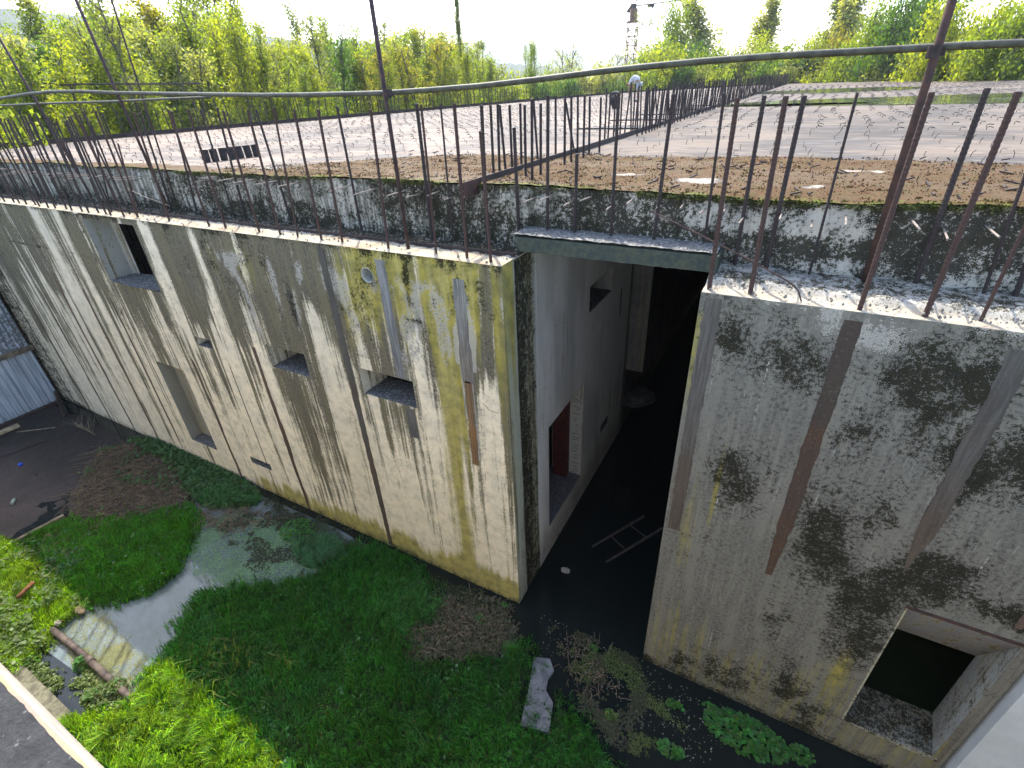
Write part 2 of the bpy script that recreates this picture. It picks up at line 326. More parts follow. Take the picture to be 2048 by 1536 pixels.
def wall_face(name, a0, a1, z0, z1, holes, fcol, step, parent, mat, axis='y', pos=0., shift=None):
    xs = np.unique(np.round(np.concatenate([np.arange(a0, a1, step), [a1]]+[[h[0], h[1]] for h in holes]), 4))
    zs = np.unique(np.round(np.concatenate([np.arange(z0, z1, step*1.4), [z1]]+[[h[2], h[3]] for h in holes]), 4))
    X, Z, F = grid(xs, zs)
    keep = np.ones(len(F), bool); cx = X[F].mean(1); cz = Z[F].mean(1)
    for h in holes: keep &= ~((cx > h[0]) & (cx < h[1]) & (cz > h[2]) & (cz < h[3]))
    F = F[keep]; c, m, d, q_ = fcol(X, Z)
    if axis == 'y': V = np.stack([X, pos+d, Z], 1); F = F[:, :]
    else: V = np.stack([pos-d, X, Z], 1); F = F[:, :]
    me = mk(name, V, F, mat, False, {'col': c, 'msk': m, 'stc': q_})
    return bp(newobj(name, me), parent)

def flat_cols(n, c, m=(0, 0, 0), D=.3): return {'col': np.tile((*c, D), (n, 1)), 'msk': np.tile((*m, 0.), (n, 1))}
def a4(c, D): return np.concatenate([c, np.broadcast_to(np.asarray(D, float), (len(c),))[:, None]], 1)
def wbox(mb_boxes, name, c, m=(0, 0, 0), parent=None, mat='wall', sub=0):
    mb = MB()
    for a, b in mb_boxes: mb.box(a, b)
    me = mk(name, mb.v, mb.f, M[mat], False, flat_cols(len(mb.v), c, m)); return bp(newobj(name, me), parent)

def recess(h, depth, cj, cs, parent, back=None):
    """jambs, head and sill of one opening, sill as a part of its own"""
    x0, x1, z0, z1 = h; mb = MB(); y0 = .0005; y1 = depth
    mb.add([(x0, y0, z0), (x0, y1, z0), (x0, y1, z1), (x0, y0, z1)], [(0, 1, 2, 3)])
    mb.add([(x1, y0, z0), (x1, y1, z0), (x1, y1, z1), (x1, y0, z1)], [(3, 2, 1, 0)])
    mb.add([(x0, y0, z1), (x0, y1, z1), (x1, y1, z1), (x1, y0, z1)], [(0, 1, 2, 3)])
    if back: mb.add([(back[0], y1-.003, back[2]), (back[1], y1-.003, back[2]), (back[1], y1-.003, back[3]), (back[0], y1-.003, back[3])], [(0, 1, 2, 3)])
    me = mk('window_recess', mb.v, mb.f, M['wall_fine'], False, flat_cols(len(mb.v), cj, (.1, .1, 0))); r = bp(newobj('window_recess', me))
    X, Y, F = grid(np.linspace(x0, x1, max(3, int((x1-x0)/.035))), np.linspace(y0, y1, max(3, int(depth/.035))))
    edge = np.minimum.reduce([(X-x0)/.05, (x1-X)/.05, (Y-y0)/.05]).clip(0, 1)
    Z = z0+(.012*fbm(X*9, Y*9, 3)+.03*vn(X*22, Y*22, 5)**3)*edge
    me = mk('window_sill', np.stack([X, Y, Z], 1), F, cs, True); bp(newobj('window_sill', me), None).parent = B
    return r
# rubble surface of sills and ledge
t = NT('pale_rubble', .95, .2); v = t.vor(38, out='Color'); vs = t.sep(v)[0]; n = t.noise(9, 6, .65); n2 = t.noise(60, 4, .7)
k = t.mix(t.mr(vs, .35, .95), (.11, .11, .105), (.26, .255, .24)); k = t.mix(t.mr(n, .45, .7, 0, .8), k, (.09, .10, .10)); t.col(t.mix(t.mr(n2, .6, .8, 0, .6), k, (.03, .03, .03)))
t.bump(t.math('ADD', vs, n2), .8, .015); M['rubble'] = t.m
t = NT('dark_gravel', .95, .2); v = t.vor(55, out='Color'); vs = t.sep(v)[0]; n = t.noise(12, 6, .65)
k = t.mix(t.mr(vs, .55, 1.0), (.075, .072, .068), (.24, .23, .21)); t.col(t.mix(t.mr(n, .5, .75, 0, .8), k, (.03, .04, .02))); t.bump(vs, .8, .015); M['gravel'] = t.m

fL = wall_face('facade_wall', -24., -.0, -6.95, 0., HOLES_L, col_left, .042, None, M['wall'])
fR = wall_face('facade_wall', 2.45, 6.45, -6.95, 0., HOLES_R, col_right, .034, None, M['wall_grey'])
# mortar and rusty plates inlaid in the form joints, 4 mm proud of the wall, ragged edges
t = NT('joint_inlay', .9, .25); cc, _ = t.attr('col'); n1 = t.noise(30, 7, .7); n2 = t.noise(100, 4, .7); st = t.noise(1, 7, .7, (40, 40, 2.)); k = t.mix(t.mr(st, .38, .62, 0, .6), cc, (.045, .035, .028)); k = t.mix(t.mr(n1, .55, .68, 0, .4), k, (.18, .155, .12)); k = t.mix(t.mr(n2, .6, .7, 0, .6), k, (.03, .026, .022)); t.col(k); t.bump(t.math('ADD', n1, n2), .8, .01); M['inlay'] = t.m
def inlay(x, w, z0, z1, c0, c1, seed, fade=.0, name='joint_inlay', y=-.004):
    zs = np.arange(z0, z1, .03); V = []; F = []; col_ = []
    for i, z in enumerate(zs):
        u = i/len(zs); ww = w*(.86+.28*float(vn(z*9, 0., seed)))*(1-fade*(1-min(1, u*4))); a = .012*(float(vn(z*2, 1., seed))-.5); b = .010*(float(vn(z*30, 2., seed))-.5)
        V += [(x-ww/2+a+b, y, z), (x-ww/2+a+b+.01, y-.003, z), (x+ww/2+a-b-.01, y-.003, z), (x+ww/2+a-b, y, z)]; k = float(ss(.3, .7, np.array(u+.5*(float(vn(z*3, 0., seed+1))-.5)))); c = tuple(c0[j]*(1-k)+c1[j]*k for j in range(3)); col_ += [c]*4
        if i: q = (i-1)*4; F += [(q+j, q+j+1, q+j+5, q+j+4) for j in range(3)]
    return bp(newobj(name, mk(name, V, F, M['inlay'], False, {'col': col_})))
RUSTY = (.075, .036, .024); GREY = (.15, .14, .125)
inlay(2.585, .17, -3.5, -.03, (.095, .072, .052), (.115, .105, .088), 1); 
inlay(3.86, .165, -3.75, -.06, (.085, .046, .024), (.06, .044, .032), 3, .5);  inlay(5.12, .18, -3.0, -.12, (.10, .075, .052), (.10, .095, .08), 5, .9)
inlay(6.22, .16, -3.3, -.12, (.13, .08, .055), (.115, .105, .095), 25, .6)
inlay(-.685, .20, -1.9, -.24, (.22, .19, .15), (.25, .24, .21), 6); inlay(-.70, .13, -3.52, -1.85, (.24, .125, .045), (.22, .13, .06), 7); inlay(-.615, .025, -3.4, -.9, (.42, .39, .33), (.42, .39, .33), 8); inlay(-.785, .03, -2.6, -1.2, (.42, .39, .33), (.42, .39, .33), 9)
inlay(-2.05, .19, -2.14, -.12, (.19, .185, .17), (.24, .235, .22), 10); inlay(-1.97, .20, -3.35, -2.70, (.10, .095, .085), (.13, .12, .105), 11)
inlay(-3.25, .15, -6.75, -.06, (.085, .06, .042), (.085, .078, .062), 12, .3); inlay(-5.88, .10, -6.4, -2.3, (.10, .062, .04), (.12, .07, .045), 13, .7)
inlay(-12.25, .09, -6.3, -2.0, (.17, .10, .065), (.16, .095, .065), 14, .6); inlay(-13.6, .08, -6.5, -1.7, (.20, .12, .08), (.19, .11, .075), 15, .6); inlay(-10.98, .08, -6.6, -3.2, (.12, .08, .05), (.14, .085, .055), 16, .6); inlay(-8.42, .07, -5.6, -3.3, (.13, .10, .07), (.13, .10, .07), 17, .9)
CJ = (.60, .54, .41)
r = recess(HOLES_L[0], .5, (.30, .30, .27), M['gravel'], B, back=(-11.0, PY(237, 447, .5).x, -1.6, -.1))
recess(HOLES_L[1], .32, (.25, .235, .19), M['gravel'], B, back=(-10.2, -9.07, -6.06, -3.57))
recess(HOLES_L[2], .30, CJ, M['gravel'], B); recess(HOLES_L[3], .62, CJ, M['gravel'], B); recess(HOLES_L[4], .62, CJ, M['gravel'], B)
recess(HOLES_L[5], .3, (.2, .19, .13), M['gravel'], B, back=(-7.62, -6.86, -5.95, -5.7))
# sloping grassy sill of the upper left window
mb = MB(); x0, x1 = -10.5, -8.58
V = []; F = []
for i in range(25):
    for j in range(10):
        u = i/24; q = j/9; x = x0+(x1-x0)*u; y = .0+.5*q+(-.10*math.sin(u*3.14)*(1-q)); V.append((x, y, -1.55+.03+.16*q*u+.03*random.random()))
for i in range(24):
    for j in range(9): F.append((i*10+j, i*10+10+j, i*10+11+j, i*10+j+1))
bp(newobj('debris_on_sill', mk('debris_on_sill', V, F, M['gravel'], True)))
# vent pipe in the facade
mb = MB(); R_ = .15; cx, cz = -2.35, -.40; n = 24
V = []; F = []
for k in range(n):
    a = 2*math.pi*k/n; d = 1/max(abs(math.cos(a)), abs(math.sin(a)))
    V += [(cx+.1505*d*math.cos(a), 0, cz+.1505*d*math.sin(a)), (cx+.125*math.cos(a), 0, cz+.125*math.sin(a)), (cx+.115*math.cos(a), -.012, cz+.115*math.sin(a)), (cx+.105*math.cos(a), 0.005, cz+.105*math.sin(a)), (cx+.105*math.cos(a), .5, cz+.105*math.sin(a))]
for k in range(n):
    a = k*5; b = ((k+1) % n)*5
    for j in range(4): F.append((a+j, b+j, b+j+1, a+j+1))
V = np.array(V); vc, vm, _, vs_ = col_left(V[:, 0], V[:, 2]); inner = (np.arange(len(V)) % 5 > 1); vc[inner] = (.40, .41, .37, .1); vm[inner] = (.1, .1, 0, 0)
me = mk('vent_pipe', V, F, M['wall'], False, {'col': vc, 'msk': vm, 'stc': vs_}); bp(newobj('vent_pipe', me))

# tall recess on the right: splayed jambs, head, sill
x0, x1, z0, z1 = HOLES_R[0]; D = .62
i0 = PY(1734, 1377, D); i1 = PY(1871, 1424, D); i2 = PY(1950, 1308, D); i3 = PY(1808, 1262, D)
ix0, ix1, iz0, iz1 = x0+.04, (i1.x+i2.x)/2, (i0.z+i1.z)/2, i3.z
def q4(name, V, c, m, mat='wall', nsub=14):
    V = [Vector(v) for v in V]; P = []; F = []
    for i in range(nsub+1):
        for j in range(nsub+1): u = i/nsub; q = j/nsub; P.append(V[0]*(1-u)*(1-q)+V[1]*u*(1-q)+V[2]*u*q+V[3]*(1-u)*q)
    for i in range(nsub):
        for j in range(nsub): a = i*(nsub+1)+j; F.append((a, a+nsub+1, a+nsub+2, a+1))
    return bp(newobj(name, mk(name, P, F, M[mat], False, flat_cols(len(P), c, m))))
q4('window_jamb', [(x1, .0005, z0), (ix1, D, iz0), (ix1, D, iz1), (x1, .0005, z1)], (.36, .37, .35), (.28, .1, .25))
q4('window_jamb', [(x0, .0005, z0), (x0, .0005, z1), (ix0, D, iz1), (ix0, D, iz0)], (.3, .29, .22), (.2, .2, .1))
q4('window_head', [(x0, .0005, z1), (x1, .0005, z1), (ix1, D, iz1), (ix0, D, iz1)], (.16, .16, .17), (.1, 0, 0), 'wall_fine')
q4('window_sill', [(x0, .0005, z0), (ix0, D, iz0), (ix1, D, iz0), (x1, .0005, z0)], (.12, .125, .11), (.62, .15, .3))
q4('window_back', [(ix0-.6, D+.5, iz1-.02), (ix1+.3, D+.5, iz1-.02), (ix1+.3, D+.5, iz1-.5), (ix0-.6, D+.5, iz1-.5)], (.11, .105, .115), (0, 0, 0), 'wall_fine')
# chipped rim round it: pale edge and rusty head
mb = MB(); mb.box((x0-.022, -.006, z0-.03), (x0, .03, z1+.03), jit=.004)
bp(newobj('window_rim', mk('window_rim', mb.v, mb.f, M['wall'], False, flat_cols(len(mb.v), (.36, .33, .22), (.35, .3, .1)))))
mb = MB(); mb.box((x0-.03, -.010, z1), (x1+.55, .03, z1+.04), jit=.008); bp(mb.build('window_rim', [M['rust']]))
mb = MB(); mb.box((x0-.03, -.012, z0-.035), (x1+.05, .03, z0), jit=.006)
bp(newobj('window_rim', mk('window_rim', mb.v, mb.f, M['wall'], False, flat_cols(len(mb.v), (.25, .22, .15), (.45, .1, .1)))))
# stepped joint and smooth pale panel at the far right
for (a, b, y0, c) in ((6.45, 6.52, .045, (.24, .235, .20)), (6.52, 6.60, .09, (.30, .29, .25)), (6.60, 6.70, .03, (.25, .24, .2))):
    wbox([((a, y0, -6.95), (b, .3, -2.6))], 'joint_strip', c, (.25, .15, .1))
mb = MB(); e0 = PY(2048, 1385, -.12).x; mb.box((e0, -.12, -6.95), (e0+2.5, .3, -2.4)); bp(mb.build('smooth_panel', [M['plain_pale']]))
wbox([((6.45, -.0, -2.6), (24, .3, -.002))], 'facade_wall', (.30, .29, .26), (.3, 0, .1))
wbox([((9.2, -.0, -6.95), (24, .3, -2.6))], 'facade_wall', (.30, .29, .26), (.3, 0, .1))

# ---- passage: left wall (plane x=0), door, slots
def col_pass(y, z):
    n = fbm(y*2, z*.5, 81); nf = fbm(y*9, z*1.0, 83)
    c = np.array([.54, .53, .49])*(1-.25*ss(.4, .7, n)[:, None])
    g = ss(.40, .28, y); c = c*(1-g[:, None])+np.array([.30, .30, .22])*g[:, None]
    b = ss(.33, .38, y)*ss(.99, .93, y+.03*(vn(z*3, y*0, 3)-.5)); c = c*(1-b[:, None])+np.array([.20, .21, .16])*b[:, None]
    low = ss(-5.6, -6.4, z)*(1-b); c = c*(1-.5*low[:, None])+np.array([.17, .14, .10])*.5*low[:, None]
    R = b*(.45+.5*ss(.9, .2, np.abs(y-.52+.16*(vn(z*.8, y*0, 5)-.5))/.28))+.3*ss(-6, -6.6, z); G = .55*g*ss(-3, -.5, z)+.4*gaus(y, z, .9, -5.8, .3, .5)+.25*g
    return np.concatenate([c, (.12+.5*b+.25*g)[:, None]], 1), np.stack([np.clip(R, 0, 1), G, .25*b, 0*G], 1), .02*b, c*.5
HP = [(1.42, 3.2, -6.03, -3.47), (3.35, 4.72, -1.95, -1.40), (4.0, 4.95, -1.05, -.55)]
wall_face('passage_wall', 0., 6.2, -6.95, 0., HP, col_pass, .05, None, M['wall_fine'], 'x', 0.)
def xrec(h, d, c, mat='wall_fine', name='door_recess'):
    y0, y1, z0, z1 = h; mb = MB(); a = -.0005
    mb.add([(a, y1, z0), (-d, y1, z0), (-d, y1, z1), (a, y1, z1)], [(0, 1, 2, 3)]); mb.add([(a, y0, z0), (-d, y0, z0), (-d, y0, z1), (a, y0, z1)], [(3, 2, 1, 0)])
    mb.add([(a, y0, z1), (-d, y0, z1), (-d, y1, z1), (a, y1, z1)], [(0, 1, 2, 3)])
    bp(newobj(name, mk(name, mb.v, mb.f, M[mat], False, flat_cols(len(mb.v), c))))
    mb = MB(); mb.box((-d, y0, z0-.05), (-.0005, y1, z0+.001)); bp(mb.build('window_sill', [M['gravel'] if z0 > -3 else M['threshold']]))
M['threshold'] = simple('dusty_threshold', (.16, .15, .15), .9, .3, 20, .5, .004)
xrec(HP[0], .75, (.36, .35, .32)); xrec(HP[1], .5, (.2, .2, .2), name='window_recess'); xrec(HP[2], .5, (.2, .2, .2), name='window_recess')
mb = MB(); mb.box((-.62, 2.98, -6.03), (-.30, 3.19, -3.47)); bp(mb.build('door_frame', [M['door_red']]))
mb = MB()
for k in range(24):
    z = -6.0+k*.105+random.uniform(-.03, .03); mb.tube([(-.25+random.uniform(-.02, .1), 3.198, z), (-.15, 3.199, z+random.uniform(-.02, .02)), (-.05-random.random()*.1, 3.198, z+random.uniform(-.03, .03))], .006, 4)
o = bp(mb.build('formwork_mark', [M['rust_dark']])); o['kind'] = 'stuff'
# shallow slot low in the wall, thin upright slit
mb = MB(); mb.box((-.0, 4.5, -5.68), (.004, 5.05, -5.45)); bp(mb.build('filled_slot', [M['threshold']]))
mb = MB(); a = PX(1243, 577, 0); mb.box((0, a.y-.03, PX(1238, 632, 0).z), (.004, a.y+.04, a.z)); bp(mb.build('filled_slot', [M['black']]))
# inner end of the passage: set-back wall with a pale panel
p0 = PY(1250, 740, 6.3); p1 = PY(1284, 748, 6.3)
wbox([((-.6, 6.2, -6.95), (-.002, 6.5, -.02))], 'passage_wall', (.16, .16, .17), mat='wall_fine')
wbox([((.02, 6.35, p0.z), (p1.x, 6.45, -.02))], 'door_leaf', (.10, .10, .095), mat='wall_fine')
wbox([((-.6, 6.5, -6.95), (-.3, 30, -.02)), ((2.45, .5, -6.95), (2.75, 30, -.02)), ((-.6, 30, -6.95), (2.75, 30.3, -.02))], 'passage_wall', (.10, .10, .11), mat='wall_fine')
# left edge moulding of the right wall: its return into the passage
q4('passage_wall', [(2.45, 0.0005, -6.95), (2.45, .5, -6.95), (2.45, .5, 0), (2.45, .0005, 0)], (.3, .31, .26), (.2, .3, .1))

# ---- ledge on top of the facade and rubble fill behind it
def ledge(x0, x1, right):
    xs = np.arange(x0, x1+.001, .05); ys = np.concatenate([[0, .012], np.arange(.05, .88, .045)]); X, Y, F = grid(xs, ys)
    wob = .06*(fbm(X*1.1, X*0, 13)-.5)
    rub = ss(.30, .42, Y+wob) if not right else ss(.24, .36, Y+.22*(fbm(X*.9, X*0, 17)-.42))
    Z = -.004+rub*(.05*fbm(X*6, Y*6, 15)+.04*vn(X*15, Y*15, 5)-(.03 if not right else .0))-.03*(Y < .006)+.02*(fbm(X*8, Y*8, 4)-.5)*(Y > .006)*(Y < .3)
    if right: Z = Z+rub*.06*fbm(X*2.2, Y*3, 19)
    nn = fbm(X*5, Y*9, 23)[:, None]
    c = np.array([.30, .255, .19])*(1-rub[:, None])+np.array([.27, .265, .245])*rub[:, None]
    rustm = ss(.55, .7, fbm(X*1.6, Y*4, 29))*(0 if right else 1); c = c*(1-.6*rustm[:, None])+np.array([.30, .17, .07])*.6*rustm[:, None]
    c = c*(.55+.8*nn); R = rub*(.45+.4*ss(.5, .8, fbm(X*2, Y*5, 33)))+(.3*ss(.6, .85, Y) if not right else 0)
    if not right: R = np.clip(R+.75*ss(.42, .62, Y), 0, 1)
    else: R = np.clip(R*.95, 0, 1)
    G = 0*X
    me = mk('wall_top', np.stack([X, Y, Z], 1), F, M['wall_grey' if right else 'wall'], False, {'col': a4(c, .12+.3*rub), 'msk': a4(np.stack([R, G, rub*(.40 if right else .2)], 1), 0.)}); bp(newobj('wall_top', me))
ledge(-24, 0, False); ledge(2.45, 24, True)
mb = MB(); mb.box((-24, .40, -.01), (-.02, .43, .055)); bp(mb.build('ledge_lip', [M['rust_dark']]))
# corner return above the passage edge
q4('wall_top', [(-.002, 0, 0), (-.002, .9, 0), (-.002, .9, -.02), (-.002, 0, -.02)], (.4, .38, .3), (.3, .3, 0))
# lintel beam
mb = MB(); a = PY(1030, 478, .42); b = PY(1420, 512, .42)
zt = .27; zb = .085
mb.add([(-.02, .42, zt), (2.52, .42, zt), (2.52, .42, zb), (.06, .42, zb), (-.10, .62, zt), (-.10, .62, zb), (2.52, .9, zt+.01), (-.1, .9, zt+.01), (2.52, .9, zb), (-.1, .9, zb)],
       [(0, 1, 2, 3)[::-1], (0, 3, 5, 4)[::-1], (0, 4, 7, 6, 1)[::-1], (3, 2, 8, 9, 5)[::-1], (1, 6, 8, 2)[::-1], (4, 5, 9, 7)[::-1]])
bp(mb.build('lintel_beam', [M['beam']]))
X, Y, F = grid(np.arange(-.06, 2.5, .03), np.arange(.43, .9, .03))
me = mk('lintel_rubble', np.stack([X, Y, zt+.006+.03*fbm(X*9, Y*9, 7)+.02*vn(X*30, Y*30, 2)], 1), F, M['rubble'], True); bp(newobj('lintel_rubble', me))

# ---- roof slab: front face and top
def wave(x): return .065*(fbm(x*.55, x*0, 91, 3)-.5)*2+.02*(fbm(x*3.5, x*0, 93)-.5)
ZS = .80
def xl(y): return -22.6+np.clip(y-4, 0, 60)*.14
def slab_front(x0, x1):
    xs = np.arange(x0, x1+.001, .035); zs = np.linspace(-.06, 1, 26); X, T, F = grid(xs, zs)
    top = ZS+wave(X)-.012; z = -.06+(top+.06)*np.clip(T, 0, 1)*1.0; z = np.where(T < 0, -.06, z)
    rough = ss(-9, -4, X); Yd = .85+.035*(fbm(X*5, z*5, 95)-.5)*(.4+rough)+.03*ss(.75, 1, T)+.02*vn(X*17, z*17, 3)*rough
    n = fbm(X*1.2, z*2.5, 97); nf = fbm(X*6, z*2.2, 99)
    c = np.array([.44, .39, .325])*(.7+.6*nf)[:, None]
    lft = ss(-6, -10, X); c = c*(1-lft[:, None])+np.array([.36, .355, .32])*(.75+.5*nf[:, None])*lft[:, None]
    band = gaus(0, z, 0, .36, 1, .10)*ss(-2, 1, X)
    R = .44+.36*ss(.4, .58, n)*(1-.2*lft)-.05*ss(0, 2, X)-.08*ss(-1, 2, X)+.08*ss(2.5, 4, X)+.55*band+.30*ss(.20, 0, z)*ss(1, -2, X)-.30*lft*ss(.15, .4, z)+.25*ss(ZS-.12, ZS, z)
    R = R-.2*ss(.5, .7, fbm(X*.8, z*.5, 101)); R = R+.1*gaus(X, z, -2.2, .25, .5, .3)
    G = .35*ss(ZS-.07, ZS-.01, z)+.12*band
    me = mk('slab_edge', np.stack([X, Yd, z], 1), F, M['wall_grey'], False, {'col': a4(c, .62-.3*ss(-1, 2, X)), 'msk': a4(np.stack([np.clip(R, 0, 1), G, .32*ss(-4, 1, X)], 1), 0.)}); return bp(newobj('slab_edge', me))
slab_front(-24, 24)
# top surface material: masks = brown moss, grey stain, green moss at the lip
t = NT('slab_top', .85, .12); m_, _ = t.attr('msk'); c_, _ = t.attr('col'); R, G, Bb = t.sep(m_)[:3]
s1 = t.noise(1, 8, .66, (.45, 1.6, 1), dist=.6); s2 = t.noise(1, 8, .7, (1.4, 5.5, 1), dist=.8); n1 = t.noise(9, 6, .65); n2 = t.noise(45, 5, .7); big = t.noise(.35, 4, .5)
k = t.mix(t.mr(t.math('ADD', t.math('MULTIPLY', s1, .7), t.math('MULTIPLY', big, .5)), .53, .66), (.175, .148, .124), (.075, .069, .064))
k = t.mix(t.mr(s2, .52, .66, 0, .75), k, (.26, .22, .185)); k = t.mix(t.mr(s2, .46, .34, 0, .55), k, (.045, .041, .038)); k = t.mix(1.0, k, c_, 'MULTIPLY')
mo = t.mix(t.mr(n2, .38, .62), (.098, .052, .018), (.034, .020, .010)); mo = t.mix(t.mr(n1, .45, .68), mo, (.055, .044, .013)); mo = t.mix(t.mr(n2, .68, .74, 0, .35), mo, (.15, .11, .07))
mm = t.mr(t.math('ADD', R, t.math('MULTIPLY', t.math('SUBTRACT', n1, .5), .9)), .45, .55)
k = t.mix(mm, k, mo)
gg = t.mr(t.math('ADD', Bb, t.math('MULTIPLY', t.math('SUBTRACT', n1, .5), .8)), .5, .75); k = t.mix(gg, k, t.mix(t.mr(n2, .4, .7), (.10, .12, .018), (.028, .036, .010)))
k = t.mix(t.mr(t.math('ADD', G, t.math('MULTIPLY', t.math('SUBTRACT', n1, .5), 1.2)), .5, .62), k, (.20, .175, .14))
t.col(k); t._in(t.b.inputs['Roughness'], t.mr(s1, .4, .65, .9, .7)); hh = t.math('ADD', t.math('MULTIPLY', n2, t.math('MULTIPLY', mm, 1.0)), t.math('MULTIPLY', s2, .25)); t.bump(hh, .9, .02); M['slab'] = t.m
def slab_top(side):
    ys = np.concatenate([np.arange(.85, 5.5, .07), np.arange(5.5, 16, .25), np.arange(16, 40, 1.0), np.arange(40, 73, 3.)]); u = np.linspace(0, 1, 190)
    U, Y, F = grid(u, ys)
    if side == 'L': a = np.minimum(xl(Y), -.9); b = -.75+0*Y; U = U**.6; yfar = lambda X: 70+(X+.7)*1.09
    else: a = -.75+0*Y; b = 24+0*Y; U = U**1.4; yfar = lambda X: 71-(X+.7)*.75
    X = a+(b-a)*U; Yw = np.minimum(Y, np.maximum(yfar(X), 2)) if True else Y
    mossw = np.where(X < -5.5, .25+.5*fbm(X*.8, X*0, 111), 1.0+2.2*ss(-6.2, -2.5, X)+.8*(fbm(X*.7, X*0, 113)-.5))
    if side == 'R': mossw = 3.4+1.1*(fbm(X*.6, X*0, 114)-.5)-.10*(X-2)
    R = ss(.35, -.25, (Y-.85-mossw)+.5*(fbm(X*2, Y*2, 115)-.5))
    lip = .62*ss(.22, .02, Y-.85+.18*(fbm(X*2.5, X*0, 119)-.5)); Z = ZS+wave(X)*ss(1.3, .9, Y)+.03*R*fbm(X*5, Y*5, 117)+.02*R*vn(X*14, Y*14, 9)-.012*(Y < .86)
    bare = (.35+1.1*fbm(X*5, Y*5, 124))*sum(gaus(X+.25*(vn(X*6, Y*6, 3)-.5), Y+.2*(vn(X*7, Y*7, 4)-.5), cx, cy, rx, ry) for cx, cy, rx, ry in ((2.0, 1.75, .35, .28), (.95, 2.05, .22, .10), (3.2, 1.6, .2, .12), (1.55, 2.5, .2, .08), (-1.2, 3.7, .3, .1), (-6.2, 1.6, .5, .1), (3.9, 2.9, .4, .07)))
    c = np.stack([.93+0*X, .90+0*X, .88+0*X], 1)*(.75+.5*fbm(X*.3, Y*.2, 118))[:, None] if side == 'L' else np.stack([.62+0*X, .60+0*X, .575+0*X], 1)*(.75+.5*fbm(X*.35, Y*.25, 119))[:, None]
    me = mk('roof_slab', np.stack([X, Yw, Z], 1), F, M['slab'], True, {'col': c, 'msk': np.stack([R*(1-np.clip(bare*1.2, 0, 1)), np.clip(bare, 0, 1), lip], 1)}); return bp(newobj('roof_slab', me))
sL = slab_top('L'); sR = slab_top('R')
# underside, side and back walls of the hall
mb = MB()
mb.add([(-24, .85, -.03), (24, .85, -.03), (24, 72, -.03), (-24, 72, -.03)], [(0, 1, 2, 3)]); bp(mb.build('ceiling', [M['rust_dark']]))
q = [(-24, 0), (-24, .9), (-22.6, 4), (-14.5, 58)]
mb = MB()
for i in range(3):
    (xa, ya), (xb, yb) = q[i], q[i+1]; mb.add([(xa, ya, -7.4), (xb, yb, -7.4), (xb, yb, ZS-.01), (xa, ya, ZS-.01)], [(0, 1, 2, 3)])
mb.add([(-14.5, 58, -7.4), (-.7, 70.5, -7.4), (-.7, 70.5, ZS-.01), (-14.5, 58, ZS-.01)], [(0, 1, 2, 3)])
mb.add([(-.7, 70.5, -7.4), (24, 52, -7.4), (24, 52, ZS-.01), (-.7, 70.5, ZS-.01)], [(0, 1, 2, 3)]); mb.add([(24, 52, -7.4), (24, 0, -7.4), (24, 0, ZS-.01), (24, 52, ZS-.01)], [(0, 1, 2, 3)])
bp(newobj('rear_wall', mk('rear_wall', mb.v, mb.f, M['wall'], False, flat_cols(len(mb.v), (.3, .29, .26), (.3, 0, 0)))))

# divider angle iron and the kerb irons along the far edges
def iron(pts, h, th=.02, foot=.12, name='edge_iron'):
    mb = MB()
    for i in range(len(pts)-1):
        a, b = Vector(pts[i]), Vector(pts[i+1]); d = (b-a).normalized(); nrm = Vector((-d.y, d.x, 0)); c = (a+b)/2; L = (b-a).length/2
        mb.obox(c+Vector((0, 0, h/2)), d*L, nrm*th/2, (0, 0, h/2)); mb.obox(c+nrm*(foot/2+.01)+Vector((0, 0, .008)), d*L, nrm*foot/2, (0, 0, .006))
    return bp(mb.build(name, [M['rust_dark']]))
mb = MB(); mb.box((-.80, .50, ZS-.10), (-.78, .86, ZS+.10)); bp(mb.build('divider_iron', [M['rust']]))
dv = iron([(-.79, .86, ZS), (-.77, 5, ZS), (-.80, 16, ZS), (-.75, 40, ZS), (-.7, 70, ZS)], .10, name='divider_iron')
iron([(-22.55, .9, ZS), (-22.5, 4, ZS), (-18.9, 30, ZS), (-15, 56.5, ZS)][::-1], .17)
iron([(-15, 56.5, ZS), (-.7, 70, ZS)], .14); iron([(-.7, 70, ZS), (9.7, 62, ZS), (24, 52, ZS)], .14)

# ------------------------------------------------------------------ reinforcing bars (cast into the building: its parts)
def bar_mesh(name, r, ribs, mat):
    mb = MB(); n = 7 if ribs else 5
    if ribs: k = 84; pts = [(0, 0, i/k) for i in range(k+1)]; rr = [r*(1.09 if i % 2 else .94) for i in range(k+1)]
    else: pts = [(0, 0, 0), (0, 0, 1)]; rr = r
    mb.tube(pts, rr, n); return mb.mesh(name, [mat])
RB = [bar_mesh('rebar', 1., True, M['rust']), bar_mesh('rebar', 1., True, M['rust_dark']), bar_mesh('rebar', 1., False, M['rust_dark'])]
bars = []      # (distance, base, top, radius, mesh index)
def bar(base, top, r=.0125, mi=None):
    base = Vector(base); top = Vector(top); bars.append(((base-CAM).length, base, top, r*1.55, mi))
F_ = [(1475, 195, 1418, 578, 1.2), (1572, 192, 1500, 588, 1.25), (1864, 184, 1719, 619, 1.15), (2037, 183, 1850, 632, 1.25), (2175, 190, 1963, 639, .8),
      (636, 219, 684, 481, 1), (741, 219, 776, 492, 1), (842, 209, 872, 502, .8), (908, 207, 934, 515, 1.1), (961, 262, 982, 524, 1.1), (588, 219, 642, 475, 1), (547, 215, 594, 468, .8),
      (495, 219, 560, 466, 1), (446, 222, 518, 461, 1), (376, 219, 451, 454, 1), (337, 220, 417, 448, 1), (267, 225, 335, 432, 1), (236, 287, 273, 427, .8), (190, 222, 273, 428, 1)]
